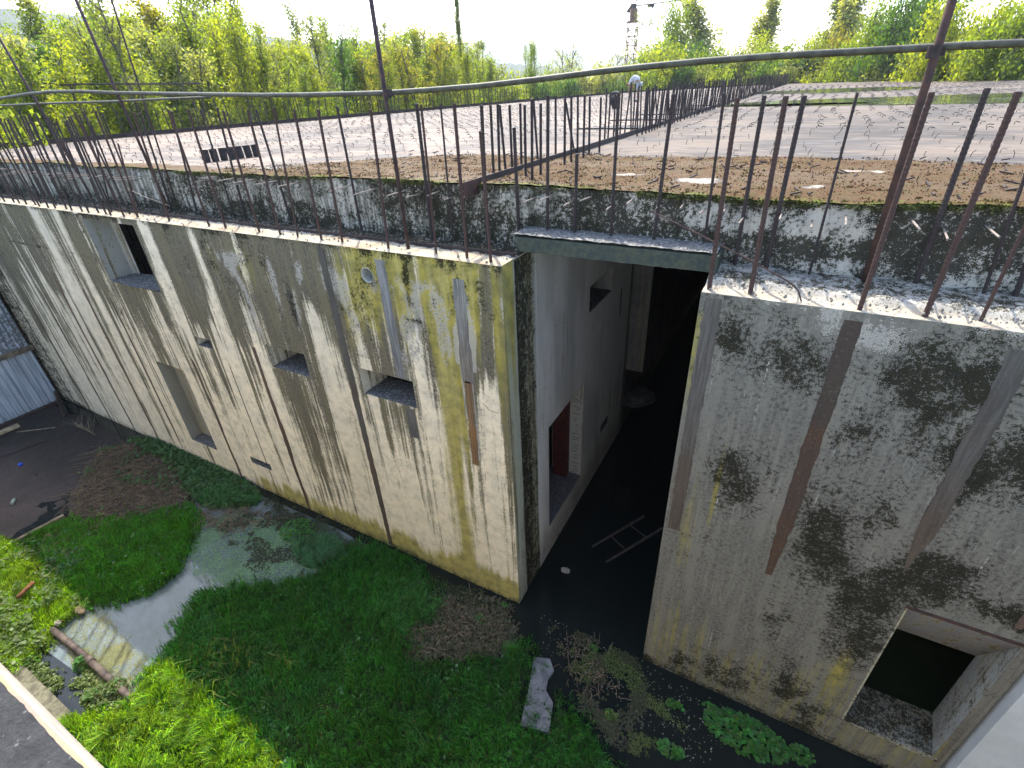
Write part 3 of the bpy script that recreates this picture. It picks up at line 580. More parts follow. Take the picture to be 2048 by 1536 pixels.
B_ = [(1449, 186, 1406, 503, .8), (1529, 191, 1466, 547, 1.1), (1609, 191, 1532, 535, 1.25), (1715, 185, 1618, 550, .7), (1975, 176, 1833, 560, 1.3), (2110, 185, 1970, 584, .8), (2185, 190, 2031, 595, 1.2),
      (674, 213, 723, 458, 1), (833, 207, 865, 478, 1.3), (881, 207, 905, 470, .7), (1028, 255, 1038, 470, 1.2), (1096, 190, 1095, 470, 1.1), (1154, 307, 1149, 478, 1.1), (1238, 185, 1221, 484, 1),
      (1347, 188, 1306, 492, 1.1), (512, 219, 585, 450, 1), (434, 215, 492, 440, 1), (401, 219, 470, 440, .8), (343, 222, 395, 430, 1), (280, 225, 345, 425, 1), (963, 210, 975, 480, 1.2)]
for tx, ty, bx, by, s in F_:
    p = PZ(bx, by, 0); p.y = min(max(p.y, .08), .18); q_ = PY(tx, ty, p.y); p.x = PY(bx, by, p.y).x; bar((p.x, p.y, -.03), q_, .0125*s, 0)
for tx, ty, bx, by, s in B_:
    y = .78; p = PY(bx, by, y); q_ = PY(tx, ty, y-.02); bar((p.x, y, -.03 if not -.1 < p.x < 2.5 else .25), q_, .0125*s, 1)
rr = random.Random(5)
x = -9.0
while x > -22:                               # the rest of both rows, towards the left
    bar((x, .12+rr.uniform(-.03, .04), -.03), (x+rr.gauss(0, .06), .12+rr.gauss(0, .04), 1.8+rr.uniform(-.06, .1)), .0125, 1 if rr.random() < .6 else 0)
    if rr.random() < .8: bar((x-.2, .78, -.03), (x-.2+rr.gauss(0, .05), .78+rr.gauss(0, .03), 1.75+rr.uniform(-.1, .12)), .012, 1)
    if rr.random() < .25: bar((x-.1, .3, -.03), (x-.1+rr.gauss(0, .15), .3+rr.gauss(0, .1), rr.uniform(.9, 1.8)), .011, 1)
    x -= rr.uniform(.26, .46)
# divider rows
for (tx, ty, bx, by) in ((968, 615, 988, 1045), (1010, 610, 1022, 1035), (1022, 615, 1060, 1020), (1080, 615, 1097, 1005), (1142, 605, 1150, 990), (1168, 615, 1175, 1040), (1210, 580, 1212, 1060), (1220, 585, 1248, 960),
                         (1262, 605, 1262, 1030), (1350, 560, 1350, 925), (1405, 575, 1402, 970), (1410, 600, 1460, 890), (1442, 560, 1440, 955), (1480, 555, 1478, 900), (1520, 560, 1512, 935), (1550, 565, 1545, 910), (1615, 570, 1605, 900),
                         (1650, 515, 1635, 830), (1672, 540, 1655, 820), (1700, 550, 1688, 800)):
    s = 2.926; p = PZ(650+bx/s, by/s, ZS); q_ = PY(650+tx/s, ty/s, p.y); bar((p.x, p.y, ZS-.02), q_, .013, 1)
y = 7.8
while y < 69:
    for dx in (-.98, -.58):
        if rr.random() < .93: bar((dx+rr.gauss(0, .02), y+rr.gauss(0, .05), ZS-.02), (dx+rr.gauss(0, .05), y+rr.gauss(0, .06), ZS+.98+rr.gauss(0, .07)), .0135, 2)
    y += .33 if y < 30 else .45
y = 2.0                                      # left edge and far edges
while y < 56:
    xx = float(xl(np.array(y)))+.1
    for dx in (0, .22):
        if rr.random() < .8: bar((xx+dx, y, ZS-.02), (xx+dx+rr.gauss(0, .05), y+rr.gauss(0, .06), ZS+1.05+rr.gauss(0, .08)), .014, 2)
    y += rr.uniform(.35, .75)
for i in range(60): u = i/60; bar((-14.9+14*u, 56.6+13.3*u, ZS), (-14.9+14*u, 56.6+13.3*u, ZS+1.05+rr.gauss(0, .07)), .014, 2)
for i in range(90): u = i/90; bar((-.6+24*u, 69.8-17.8*u, ZS), (-.6+24*u, 69.8-17.8*u, ZS+1.0+rr.gauss(0, .1)), .014, 2)
for i, (d, b, t_, r_, mi) in enumerate(sorted(bars, key=lambda q: q[0])[:300]):
    o = newobj('rebar', RB[mi if d < 14 else 2], B); v = t_-b; o.rotation_mode = 'QUATERNION'
    o.rotation_quaternion = v.to_track_quat('Z', 'Y'); o.scale = (r_, r_, v.length); o.location = b+B_OFF
mb = MB()
for d, b, t_, r_, mi in sorted(bars, key=lambda q: q[0])[300:]: mb.tube([b, t_], r_, 4, cap=False)
o = bp(mb.build('distant_rebar', [M['rust_dark']])); o['kind'] = 'stuff'
# loose bent bar over the right part of the ledge, thin wire at the left
mb = MB(); pts = [PY(1300, 422, .35), PY(1380, 460, .3), PY(1500, 520, .2), PY(1575, 562, .13), PY(1596, 580, .12), PY(1604, 603, .12)]; pts[-1].z = -.02; mb.tube(pts, .0085, 6); bp(mb.build('bent_rebar', [M['rust']]))
mb = MB(); pts = [PY(252, 376, .3), PY(290, 394, .4), PY(340, 412, .5)]; mb.tube(pts, .006, 5); bp(mb.build('bent_rebar', [M['dowel']]))
# pale dowels sticking out of the slab edge
dm = MB(); dm.tube([(0, 0, 0), (0, -1, 0)], 1, 7); dm = dm.mesh('dowel', [M['dowel']])
s = 2.926; dw = []
for (ax, ay, bx, by) in ((155, 1085, 0, 1115), (310, 1100, 130, 1140), (490, 1108, 300, 1145), (560, 1135, 480, 1160), (670, 1118, 575, 1140), (760, 1150, 690, 1170), (875, 1130, 785, 1155), (1235, 1155, 1145, 1190),
                         (1335, 1137, 1250, 1168), (1450, 1172, 1370, 1200), (1560, 1150, 1490, 1183), (1690, 1195, 1640, 1222), (1805, 1163, 1755, 1190), (1955, 1200, 1920, 1215)): dw.append((650+ax/s, ay/s, 650+bx/s, by/s))
for (ax, ay, bx, by) in ((60, 1190, 15, 1215), (185, 1220, 150, 1255), (310, 1210, 295, 1235), (415, 1262, 380, 1310), (635, 1240, 620, 1290), (808, 1290, 808, 1330), (1007, 1260, 1010, 1320), (1170, 1310, 1185, 1335), (1385, 1280, 1422, 1360), (1575, 1332, 1625, 1398), (1822, 1320, 1875, 1385)):
    dw.append((1348+ax/s, ay/s, 1348+bx/s, by/s))
for (ax, ay, bx, by) in ((490, 868, 115, 918), (310, 930, 20, 980), (810, 893, 425, 958), (1140, 915, 740, 990), (905, 995, 690, 1025), (1540, 940, 1085, 1025), (1880, 978, 1350, 1062), (2040, 1058, 1745, 1103)): dw.append((380+ax/8.533, 250+ay/8.533, 380+bx/8.533, 250+by/8.533))
for ax, ay, bx, by in dw:
    a = PY(ax, ay, .87); b = PZ(bx, by, a.z); L = min(max(a.y-b.y, .12), .5); o = newobj('dowel', dm, B); o.location = a+B_OFF; o.scale = (.0095, L, .0095)
    o.rotation_euler = (rr.gauss(0, .02), 0, rr.gauss(0, .03))
x = -9.2
while x > -19:
    for dz in (0, .05) if rr.random() < .5 else (0,):
        o = newobj('dowel', dm, B); o.location = Vector((x, .86, .66-dz))+B_OFF; o.scale = (.009, .42+rr.random()*.12, .009); o.rotation_euler = (rr.gauss(0, .05), 0, rr.gauss(0, .08))
    x -= rr.uniform(.3, .45)
# bent hooks standing out of the roof in rows
def hookpts(p, a, h, L): d = Vector((math.cos(a), math.sin(a), 0)); p = Vector(p); return [p-Vector((0, 0, .02)), p+Vector((0, 0, h*.75)), p+d*L*.25+Vector((0, 0, h)), p+d*L+Vector((0, 0, h*rr.uniform(.6, .95)))]
HM = []
for i in range(4): mb = MB(); mb.tube(hookpts((0, 0, 0), .3+.35*i, .07+.015*i, .13), .0075, 5); HM.append(mb.mesh('roof_hook', [M['rust_dark']]))
HR = []
for i in range(3): mb = MB(); mb.tube([(0, 0, -.02), (.01*i, 0, .09), (.03+.02*i, .02, .15)], .009, 5); HR.append(mb.mesh('roof_hook', [M['rust_dark']]))
hooks = []
y = 1.6
while y < 52:
    x = -21.3
    while x < 14:
        if abs(x+.78) > .3 and rr.random() < (.93 if x < -.8 else .8) and not (x > -.8 and y < 1.5): hooks.append((x+rr.gauss(0, .025)+.1*math.sin(y*.7), y+rr.gauss(0, .05)))
        x += .52
    y += .62
hooks = [h for h in hooks if h[0] > float(xl(np.array(h[1])))+.4 and (h[1] > 2.2 or h[0] < -5)]
hooks.sort(key=lambda h: (h[0]-CAM.x)**2+(h[1]-CAM.y)**2)
for i, (x, y) in enumerate(hooks[:300]):
    o = newobj('roof_hook', rr.choice(HM if x < -.8 else HM[1:3]+HR), B); o.scale = (.55, .55, .55); o.location = Vector((x, y, ZS+.01))+B_OFF; o.rotation_euler = (0, 0, (3.3 if x < -.8 else .3)+rr.gauss(0, .25 if x < -.8 else 1.2))
mb = MB()
for x, y in hooks[300:]: mb.tube(hookpts((x, y, ZS), (2.9 if x < -.8 else .4)+rr.gauss(0, .3), .06, .11), .009, 3, cap=False)
o = bp(mb.build('distant_roof_hooks', [M['rust_dark']])); o['kind'] = 'stuff'
# short loose rebar ends and chips lying in the moss
mb = MB()
for i in range(170):
    x = rr.uniform(-5, 7); y = 1.0+rr.random()*3.2; a = rr.uniform(0, 3.1); L = rr.uniform(.03, .16)
    mb.tube([(x, y, ZS+.03), (x+L*math.cos(a), y+L*math.sin(a), ZS+.035+rr.random()*.03)], .011, 4)
o = bp(mb.build('moss_litter', [M['rust_dark']])); o['kind'] = 'stuff'
M['moss'] = simple('moss', (.075, .095, .014), 1, .4, 14, 0, c2=(.03, .036, .012))
nT = 9000; g = np.random.RandomState(4)
x = -9+16*g.rand(nT)**.8; k = fbm(x*1.3, x*0, 121); x = x[k > .40+.12*g.rand(nT)]; n = len(x)
yy = .865-.05*g.rand(n); zz = ZS+wave(x)-.055*g.rand(n)**1.5+.008; V = np.zeros((n, 3, 3)); a = g.rand(n)*6.28
c0 = np.stack([x, yy, zz], 1); r = .012+.014*g.rand(n)
V[:, 0] = c0+np.stack([np.cos(a)*r, np.sin(a)*r*.6, 0*r], 1); V[:, 1] = c0-np.stack([np.cos(a)*r, np.sin(a)*r*.6, 0*r], 1); V[:, 2] = c0+np.stack([0*r, -r*.8, r*(1.2-2.0*g.rand(n))], 1)
o = bp(newobj('moss', mk('moss', V.reshape(-1, 3), np.arange(n*3).reshape(-1, 3), M['moss']))); o['kind'] = 'stuff'

# cushions and crumbs of brown moss on the front of the roof
g = np.random.RandomState(14); n = 60000; x = -7+14.5*g.rand(n); y = .87+4.2*g.rand(n)**1.15
mw = np.where(x > -.75, 3.4+1.1*(fbm(x*.6, x*0, 114)-.5)-.10*(x-2), 1.0+2.2*ss(-6.2, -2.5, x)+.8*(fbm(x*.7, x*0, 113)-.5)); k = (y-.85 < mw+.4*(fbm(x*2, y*2, 115)-.5)) & (fbm(x*6, y*6, 123) > .35+.25*g.rand(n)); x = x[k]; y = y[k]; n = len(x)
bare = sum(gaus(x, y, cx, cy, rx, ry) for cx, cy, rx, ry in ((2.0, 1.75, .35, .28), (.95, 2.05, .22, .10), (3.2, 1.6, .2, .12), (1.55, 2.5, .2, .08), (-1.2, 3.7, .3, .1), (3.9, 2.9, .4, .07))); k = bare < .35; x = x[k]; y = y[k]; n = len(x)
c0 = np.stack([x, y, ZS+wave(x)*ss(1.3, .9, y)+.03*fbm(x*5, y*5, 117)+.004], 1); a = g.rand(n)*6.28; r = .007+.012*g.rand(n)**2; V = np.zeros((n, 3, 3))
V[:, 0] = c0+np.stack([np.cos(a)*r, np.sin(a)*r, 0*r], 1); V[:, 1] = c0-np.stack([np.cos(a)*r, np.sin(a)*r, 0*r], 1); V[:, 2] = c0+np.stack([0*r, r*.3, r*1.3], 1)
u = g.rand(n)[:, None]; ed_ = ss(1.5, .9, y)[:, None]*g.rand(n)[:, None]; c = np.array([.045, .027, .014])*(1-u)+np.array([.125, .068, .024])*u; c = c*(1-ed_)+np.array([.06, .062, .010])*ed_
t = NT('moss_crumbs', 1, .1); cc, _ = t.attr('col'); t.col(cc)
o = bp(newobj('moss', mk('moss', V.reshape(-1, 3), np.arange(n*3).reshape(-1, 3), t.m, False, {'col': np.repeat(c, 3, 0)}))); o['kind'] = 'stuff'

# small broken-out holes in the two facades, their shade put into a dark colour
def hole(px, py, r, name='broken_hole', sx=1.):
    p = PY(px, py, 0); mb = MB(); n = 12; V = []; hr = random.Random(int(px*7+py))
    for k in range(n): a = 2*math.pi*k/n; q = r*hr.uniform(.75, 1.2); V.append((p.x+q*sx*math.cos(a), -.005, p.z+q*math.sin(a)))
    for k in range(n): x_, _, z_ = V[k]; V.append((p.x+(x_-p.x)*.7, .05, p.z+(z_-p.z)*.7))
    mb.add(V, [(k, (k+1) % n, n+(k+1) % n, n+k) for k in range(n)]+[tuple(n+k for k in range(n))][::1]); bp(mb.build(name, [M['hole']]))
M['hole'] = simple('hole_shade', (.03, .027, .022), .95, .4, 30, .8, .01)
for a in ((332, 638, .06), (350, 646, .07), (540, 560, .03), (553, 575, .03), (530, 548, .025), (455, 768, .05, 'broken_hole', 1.8), (263, 688, .07, 'broken_hole', 1.5), (985, 812, .10, 'broken_hole', 1.6), (1460, 725, .04, 'broken_hole', 1.5), (1653, 668, .035, 'broken_hole', 1.5), (1450, 860, .02), (1625, 730, .018), (1768, 1153, .02), (1793, 1158, .022), (1762, 1168, .02), (1790, 1178, .024), (1815, 884, .02), (1700, 975, .018), (1570, 1360, .02), (345, 884, .09, 'broken_hole', 1.6)): hole(*a)
# crumbs of concrete on the ledge, the lintel and the window sills
cr_ = random.Random(33); mb = MB()
for i in range(1500):
    if i < 800: x = cr_.uniform(2.5, 6.5); y = cr_.uniform(.02, .84); z = .03+.05*cr_.random()*(y > .3)
    elif i < 1300: x = cr_.uniform(-9, -.05); y = cr_.choice((cr_.uniform(.02, .4), cr_.uniform(.45, .8))); z = .01+.04*(y > .42)
    else: x = cr_.uniform(0, 2.4); y = cr_.uniform(.45, .82); z = .30
    s_ = .006+.022*cr_.random()**3; V = [(x+s_*cr_.uniform(.5, 1.2)*a, y+s_*cr_.uniform(.5, 1.2)*b, z+s_*c) for a, b, c in ((1, 0, 0), (-.5, .9, 0), (-.5, -.9, 0), (.1, .1, .9), (.1, -.1, -.6))]
    mb.add(V, [(0, 1, 3), (1, 2, 3), (2, 0, 3), (1, 0, 4), (2, 1, 4), (0, 2, 4)])
o = bp(mb.build('concrete_crumbs', [simple('broken_aggregate', (.24, .22, .19), .95, .4, 30, 0)])); o['kind'] = 'stuff'
# ------------------------------------------------------------------ ground and water of the yard
def GP(*pts, z=ZG): return [tuple(PZ(a, b, z)[:2]) for a, b in pts]
G1 = GP((385, 1215), (400, 1190), (480, 1172), (600, 1165), (650, 1140), (700, 1100), (760, 1090), (830, 1125), (862, 1190), (850, 1250), (800, 1270), (830, 1330), (950, 1335), (1020, 1310), (1062, 1290), (1062, 1330), (1045, 1400), (1035, 1455), (1100, 1475), (1118, 1390), (1150, 1440), (1240, 1560), (1300, 1800), (-200, 1800), (60, 1490), (150, 1450), (290, 1440), (272, 1390), (305, 1345), (335, 1320), (350, 1275))
G2 = GP((35, 1110), (60, 1075), (130, 1045), (250, 1042), (395, 1015), (385, 1085), (360, 1130), (340, 1165), (290, 1190), (230, 1205), (190, 1205), (150, 1185), (60, 1110))
G3 = GP((-150, 1090), (40, 1085), (150, 1185), (180, 1215), (105, 1265), (110, 1300), (60, 1310), (20, 1370), (-200, 1400))
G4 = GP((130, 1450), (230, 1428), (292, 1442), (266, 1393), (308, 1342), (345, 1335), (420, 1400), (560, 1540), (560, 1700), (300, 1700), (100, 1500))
DEAD = GP((140, 1030), (150, 990), (200, 900), (300, 885), (370, 950), (385, 1018), (300, 1040), (250, 1050), (180, 1045))
DEAD2 = GP((395, 1000), (500, 1010), (560, 1040), (450, 1070), (400, 1050)); DEAD3 = GP((800, 1270), (870, 1200), (1000, 1200), (1045, 1290), (980, 1320), (830, 1325))
WEED = GP((260, 880), (330, 885), (420, 920), (520, 985), (512, 1010), (420, 1020), (380, 990), (360, 940))
MUD = GP((420, 1010), (560, 1010), (640, 1060), (760, 1110), (700, 1100), (600, 1120), (480, 1060)); PLAT = GP((-250, 1180), (-100, 1010), (-60, 960), (130, 1005), (128, 1030), (0, 1103))
ALG = GP((120, 1275), (190, 1200), (212, 1225), (290, 1330), (310, 1345), (230, 1410), (200, 1380)); POND2 = GP((375, 1040), (480, 1030), (640, 1070), (700, 1090), (640, 1150), (480, 1175), (400, 1160), (380, 1100))
RIGHTW = GP((1150, 1280), (1230, 1290), (1300, 1370), (1400, 1500), (1330, 1560), (1200, 1440), (1130, 1340)); PATHM = GP((1035, 1205), (1130, 1180), (1170, 1290), (1110, 1400), (1050, 1350))
def soft(x, y, P, d=.16, s=5.):
    r = 0
    for k in range(6):
        r = r+inpoly(x+d*(vn(x*s, y*s, k*3)-.5)*1.6+(k % 3-1)*d*.35, y+d*(vn(x*s, y*s, k*3+1)-.5)*1.6+(k//3-.5)*d*.5, P)
    return r/6.
X, Y, F = grid(np.arange(-19, 9, .055), np.arange(-5.6, 1.0, .055))
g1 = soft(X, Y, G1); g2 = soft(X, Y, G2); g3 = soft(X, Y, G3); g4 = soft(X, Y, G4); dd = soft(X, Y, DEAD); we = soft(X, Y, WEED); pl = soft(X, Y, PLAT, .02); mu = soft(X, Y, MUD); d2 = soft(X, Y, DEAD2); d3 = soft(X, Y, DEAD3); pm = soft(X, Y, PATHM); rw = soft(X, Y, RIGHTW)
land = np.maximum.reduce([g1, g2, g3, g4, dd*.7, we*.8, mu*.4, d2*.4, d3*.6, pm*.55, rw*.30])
wl = ss(-9.5, -12.5, X)*ss(-.0, -.5, Y)
Z = ZG-.10+.16*land+.05*(fbm(X*1.5, Y*1.5, 131)-.5)*land+.03*(fbm(X*6, Y*6, 133)-.5)+.115*wl*(1-land)*(.82+.35*fbm(X*1.2, Y*1.2, 137))
Z = np.where(Y > -.05, ZG-.12, Z)
nf = fbm(X*4, Y*4, 135)[:, None]
c = np.array([.022, .019, .015])*(.6+.9*nf); c = c+np.array([.05, .035, .025])*(dd*.8+d2+d3)[:, None]; c = c+np.array([.030, .021, .020])*(wl*ss(-1.5, -3, Y)*ss(.3, .7, fbm(X*.8, Y*.8, 7)))[:, None]
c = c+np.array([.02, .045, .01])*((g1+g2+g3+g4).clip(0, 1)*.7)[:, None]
t = NT('yard_mud', .75, .25); cc, _ = t.attr('col'); n1 = t.noise(14, 7, .7); n2 = t.noise(70, 4, .7)
k = t.mix(t.mr(n1, .35, .7, 0, .6), cc, (.012, .012, .011)); k = t.mix(t.mr(n2, .70, .78, 0, .7), k, (.12, .11, .09)); t.col(k); t.bump(t.math('ADD', n1, n2), .7, .015); M['mud'] = t.m
tag(newobj('ground', mk('ground', np.stack([X, Y, Z], 1), F, M['mud'], True, {'col': c})), kind='structure')
# wide outer ground
mb = MB()
for (a, b, c_, d) in ((-4000, -4000, 4000, -5.6), (-4000, 60, 4000, 6000), (-4000, -5.6, -19, 60), (24.5, -5.6, 4000, 60)): mb.add([(a, b, -7.35), (c_, b, -7.35), (c_, d, -7.35), (a, d, -7.35)], [(0, 1, 2, 3)])
mb.add([(-24, 1.0, -7.0), (24.5, 1.0, -7.0), (24.5, 60, -7.0), (-24, 60, -7.0)], [(0, 1, 2, 3)]); mb.add([(9, -5.6, -6.9), (24.5, -5.6, -6.9), (24.5, 1, -6.9), (9, 1, -6.9)], [(0, 1, 2, 3)])
M['field'] = simple('field_ground', (.06, .085, .03), .95, .5, .2, 0, c2=(.10, .10, .05)); tag(mb.build('terrain', [M['field']]), kind='structure')
# water
t = NT('still_water', .03, .5); t.col((.008, .011, .010)); t.b.inputs['IOR'].default_value = 1.33; n = t.noise(3, 4); n2 = t.noise(40, 5, .7); t.bump(t.math('ADD', n, t.math('MULTIPLY', n2, .3)), .035, .01)
t.b.inputs['Alpha'].default_value = 1; dust = t.mr(t.noise(55, 4, .7), .62, .72, 0, .35); fl = t.mr(t.noise(1.2, 5, .6), .45, .65)
t.col(t.mix(t.math('MULTIPLY', dust, fl), (.008, .011, .010), (.10, .105, .075))); t._in(t.b.inputs['Roughness'], t.mr(t.math('MULTIPLY', dust, fl), 0, .3, .03, .5)); M['water'] = t.m
mb = MB(); mb.add([(-18.6, -5.45, ZG), (9, -5.45, ZG), (9, -.01, ZG), (-18.6, -.01, ZG)], [(0, 1, 2, 3)]); mb.add([(-.0, -.01, ZG), (2.45, -.01, ZG), (2.45, 30, ZG), (0, 30, ZG)], [(0, 1, 2, 3)])
tag(mb.build('water', [M['water']]), kind='structure')

# shallow pond: paler water, the sky's reflection put into its colour
t = NT('sky_tinted_pond_water', .04, .5); t.b.inputs['IOR'].default_value = 1.33; n = t.noise(2.5, 6, .6); n2 = t.noise(60, 4, .7); t.col(t.mix(t.mr(n2, .62, .7, 0, .5), t.mix(t.mr(n, .35, .65), (.10, .125, .13), (.075, .10, .095)), (.03, .035, .025))); t.bump(n, .03, .01); M['pondwater'] = t.m
P = GP((400, 985), (520, 990), (680, 1060), (800, 1130), (800, 1240), (620, 1250), (420, 1300), (300, 1450), (90, 1300), (60, 1240), (180, 1180), (340, 1100)); tag(newobj('pond', mk('pond', [(a, b, ZG+.003) for a, b in P], [tuple(range(len(P)))], M['pondwater'])), kind='structure')
# ---- scattered blades and leaves as one mesh each
def heights(x, y):
    i = np.clip(((x+19)/.055).astype(int), 0, 508); j = np.clip(((y+5.6)/.055).astype(int), 0, 119); return Z.reshape(len(np.arange(-19, 9, .055)), -1)[i, j]
def sample(P, n, seed, dens=None, d=.16):
    g = np.random.RandomState(seed); A = np.array(P); lo = A.min(0); hi = A.max(0); lo[1] = max(lo[1], -5.38); hi[1] = min(hi[1], -.02); lo[0] = max(lo[0], -18); hi[0] = min(hi[0], 7)
    x = lo[0]+g.rand(n)*(hi[0]-lo[0]); y = lo[1]+g.rand(n)*(hi[1]-lo[1]); k = soft(x, y, P, d) > .05+g.rand(n)*.9
    if dens is not None: k &= dens(x, y) > g.rand(n)
    return x[k], y[k], g
def blades(name, x, y, g, L, W, tint, lean=.5, wind=(.5, -.2), mat='grass'):
    n = len(x); z = np.maximum(heights(x, y), ZG-.01); cl = fbm(x*1.8, y*1.8, 141); cl2 = fbm(x*6, y*6, 143)
    L = L*(.5+.9*g.rand(n))*(.25+1.1*cl+.5*cl2); a = (cl2-.5)*9+g.rand(n)*2.2; wd = np.array(wind)
    dx = np.cos(a)*lean+wd[0]*cl; dy = np.sin(a)*lean+wd[1]*cl; b = g.rand(n)*6.28; wx = np.cos(b)*W/2; wy = np.sin(b)*W/2
    V = np.zeros((n, 5, 3)); base = np.stack([x, y, z], 1); wv = np.stack([wx, wy, 0*wx], 1)
    mid = base+np.stack([dx*L*.3, dy*L*.3, L*.62], 1); tip = base+np.stack([dx*L*.95, dy*L*.95, L*(.95-.25*np.hypot(dx, dy))], 1)
    V[:, 0] = base-wv; V[:, 1] = base+wv; V[:, 2] = mid+wv*.8; V[:, 3] = mid-wv*.8; V[:, 4] = tip
    i = np.arange(n)[:, None]*5; F = np.concatenate([i+[0, 1, 2], i+[0, 2, 3], i+[3, 2, 4]], 1).reshape(-1, 3)
    u = g.rand(n)[:, None]; t0, t1, t2 = map(np.array, tint); pz = ss(.45, .75, fbm(x*1.1, y*1.1, 145))[:, None]; dry = (g.rand(n) < .02+.05*ss(.55, .8, fbm(x*2.5, y*2.5, 146)))[:, None]
    c = t0*(1-u)+t1*u; c = c*(1-.5*pz)+t2*.5*pz; c = np.where(dry, np.array([.15, .14, .05]), c)*(.30+1.3*g.rand(n)[:, None]**1.3)*(.6+.8*fbm(x*.9, y*.9, 147))[:, None]
    return tag(newobj(name, mk(name, V.reshape(-1, 3), F, M[mat], False, {'col': np.repeat(c, 5, 0)})), kind='stuff')
T_G = ((.030, .145, .026), (.055, .23, .034), (.034, .15, .055)); T_Y = ((.13, .29, .006), (.22, .38, .012), (.24, .28, .04))  # T_Y: drier yellow grass, with sunlight painted into its brighter colour
x, y, g = sample(G1, 170000, 1, d=.34); blades('grass', x, y, g, .17, .013, T_G, .5, (.35, -.5))
x, y, g = sample(G2, 60000, 2, d=.30); blades('grass', x, y, g, .14, .014, ((.04, .18, .012), (.07, .27, .02), (.05, .19, .02)), .5, (.2, -.3))
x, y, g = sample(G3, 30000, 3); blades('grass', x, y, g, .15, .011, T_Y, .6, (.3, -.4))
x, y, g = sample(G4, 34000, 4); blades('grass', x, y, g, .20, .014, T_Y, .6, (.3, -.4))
# long arching blades along the light edge
x, y, g = sample(GP((330, 1330), (450, 1290), (560, 1320), (640, 1430), (560, 1536), (420, 1540), (330, 1450), (280, 1400)), 900, 5, lambda x, y: ss(.45, .6, fbm(x*2.2, y*2.2, 147))*.6)
blades('long_grass', x, y, g, .42, .013, ((.10, .15, .035), (.13, .17, .05), (.13, .15, .06)), .35, (1.0, .25))
x, y, g = sample(G1, 900, 6, lambda x, y: ss(.5, .62, fbm(x*1.5, y*1.5, 149))*.25); blades('long_grass', x, y, g, .38, .010, ((.09, .20, .05), (.12, .24, .07), (.1, .2, .06)), .5, (.8, .3))
# tussocks by the wall
TUS = GP((590, 1095), (650, 1075), (690, 1100), (650, 1135), (600, 1130)); x, y, g = sample(TUS, 4500, 7); blades('sedge', x, y, g, .17, .012, ((.05, .17, .07), (.08, .24, .10), (.06, .18, .08)), .9, (0, 0))
x, y, g = sample(GP((740, 1220), (830, 1160), (880, 1200), (860, 1250), (780, 1270)), 2500, 8, d=.4); blades('sedge', x, y, g, .18, .012, ((.05, .18, .05), (.09, .28, .07), (.06, .2, .06)), .8, (.3, -.3))
x, y, g = sample(GP((390, 985), (510, 980), (520, 1010), (470, 1020), (400, 1010)), 5000, 9); blades('sedge', x, y, g, .16, .010, T_G, .8, (0, 0))
# small flat leaves: duckweed and floating scraps
def flecks(name, x, y, g, r, tint, up_=0., mat='grass', tilt=.25):
    n = len(x); z = np.maximum(heights(x, y), ZG)+.004+up_*g.rand(n); r = r*(.5+g.rand(n)); a = g.rand(n)*6.28; V = np.zeros((n, 4, 3)); base = np.stack([x, y, z], 1); tz = (g.rand(n)-.5)*tilt*r; tz2 = (g.rand(n)-.5)*tilt*r
    u = np.stack([np.cos(a)*r, np.sin(a)*r, tz], 1); v = np.stack([-np.sin(a)*r*.7, np.cos(a)*r*.7, tz2], 1); V[:, 0] = base-u; V[:, 1] = base+v*.9; V[:, 2] = base+u; V[:, 3] = base-v
    t0, t1 = map(np.array, tint); q = g.rand(n)[:, None]; c = (t0*(1-q)+t1*q)*(.7+.6*g.rand(n)[:, None])
    return tag(newobj(name, mk(name, V.reshape(-1, 3), np.arange(n*4).reshape(-1, 4), M[mat], False, {'col': np.repeat(c, 4, 0)})), kind='stuff')
x, y, g = sample(POND2, 60000, 11, lambda x, y: .35+.65*ss(.38, .6, fbm(x*2, y*2, 151))); flecks('duckweed', x, y, g, .014, ((.10, .20, .10), (.15, .27, .14)))
x, y, g = sample(GP((470, 1010), (620, 1010), (760, 1095), (640, 1160), (500, 1140), (430, 1060)), 16000, 12, lambda x, y: ss(.5, .6, fbm(x*3, y*3, 152))); flecks('rotting_leaves', x, y, g, .022, ((.02, .028, .014), (.035, .045, .02)), .01)
x, y, g = sample(GP((300, 1200), (420, 1130), (420, 1230), (330, 1320), (210, 1225)), 5000, 13, lambda x, y: .15+.5*ss(.5, .65, fbm(x*3, y*3, 153))); flecks('duckweed', x, y, g, .010, ((.07, .09, .05), (.12, .14, .07)))
x, y, g = sample(ALG, 42000, 14, lambda x, y: .15+.85*ss(.40, .62, fbm(x*2.2, y*2.2, 154))); flecks('duckweed', x, y, g, .012, ((.14, .155, .045), (.21, .205, .09)))
x, y, g = sample(RIGHTW, 26000, 15, lambda x, y: ss(.48, .6, fbm(x*3.5, y*3.5, 155))); flecks('duckweed', x, y, g, .012, ((.06, .085, .02), (.10, .125, .035)))
x, y, g = sample(GP((1100, 1250), (1240, 1250), (1300, 1400), (1240, 1500), (1140, 1400)), 9000, 16, lambda x, y: ss(.42, .6, fbm(x*2.5, y*2.5, 156))); flecks('rotting_leaves', x, y, g, .022, ((.035, .035, .018), (.075, .07, .045)), .012)
x, y, g = sample(GP((1035, 1100), (1310, 900), (1330, 1300), (1275, 1310), (1500, 1450), (1400, 1536), (1100, 1300)), 900, 17); flecks('floating_scraps', x, y, g, .011, ((.2, .22, .16), (.4, .4, .36)))
x, y, g = sample(DEAD3, 9000, 18); flecks('rotting_leaves', x, y, g, .028, ((.035, .045, .022), (.12, .11, .07)), .06, tilt=1.4)
x, y, g = sample(DEAD, 6000, 19); flecks('rotting_leaves', x, y, g, .028, ((.05, .04, .022), (.13, .10, .06)), .06, tilt=1.4)
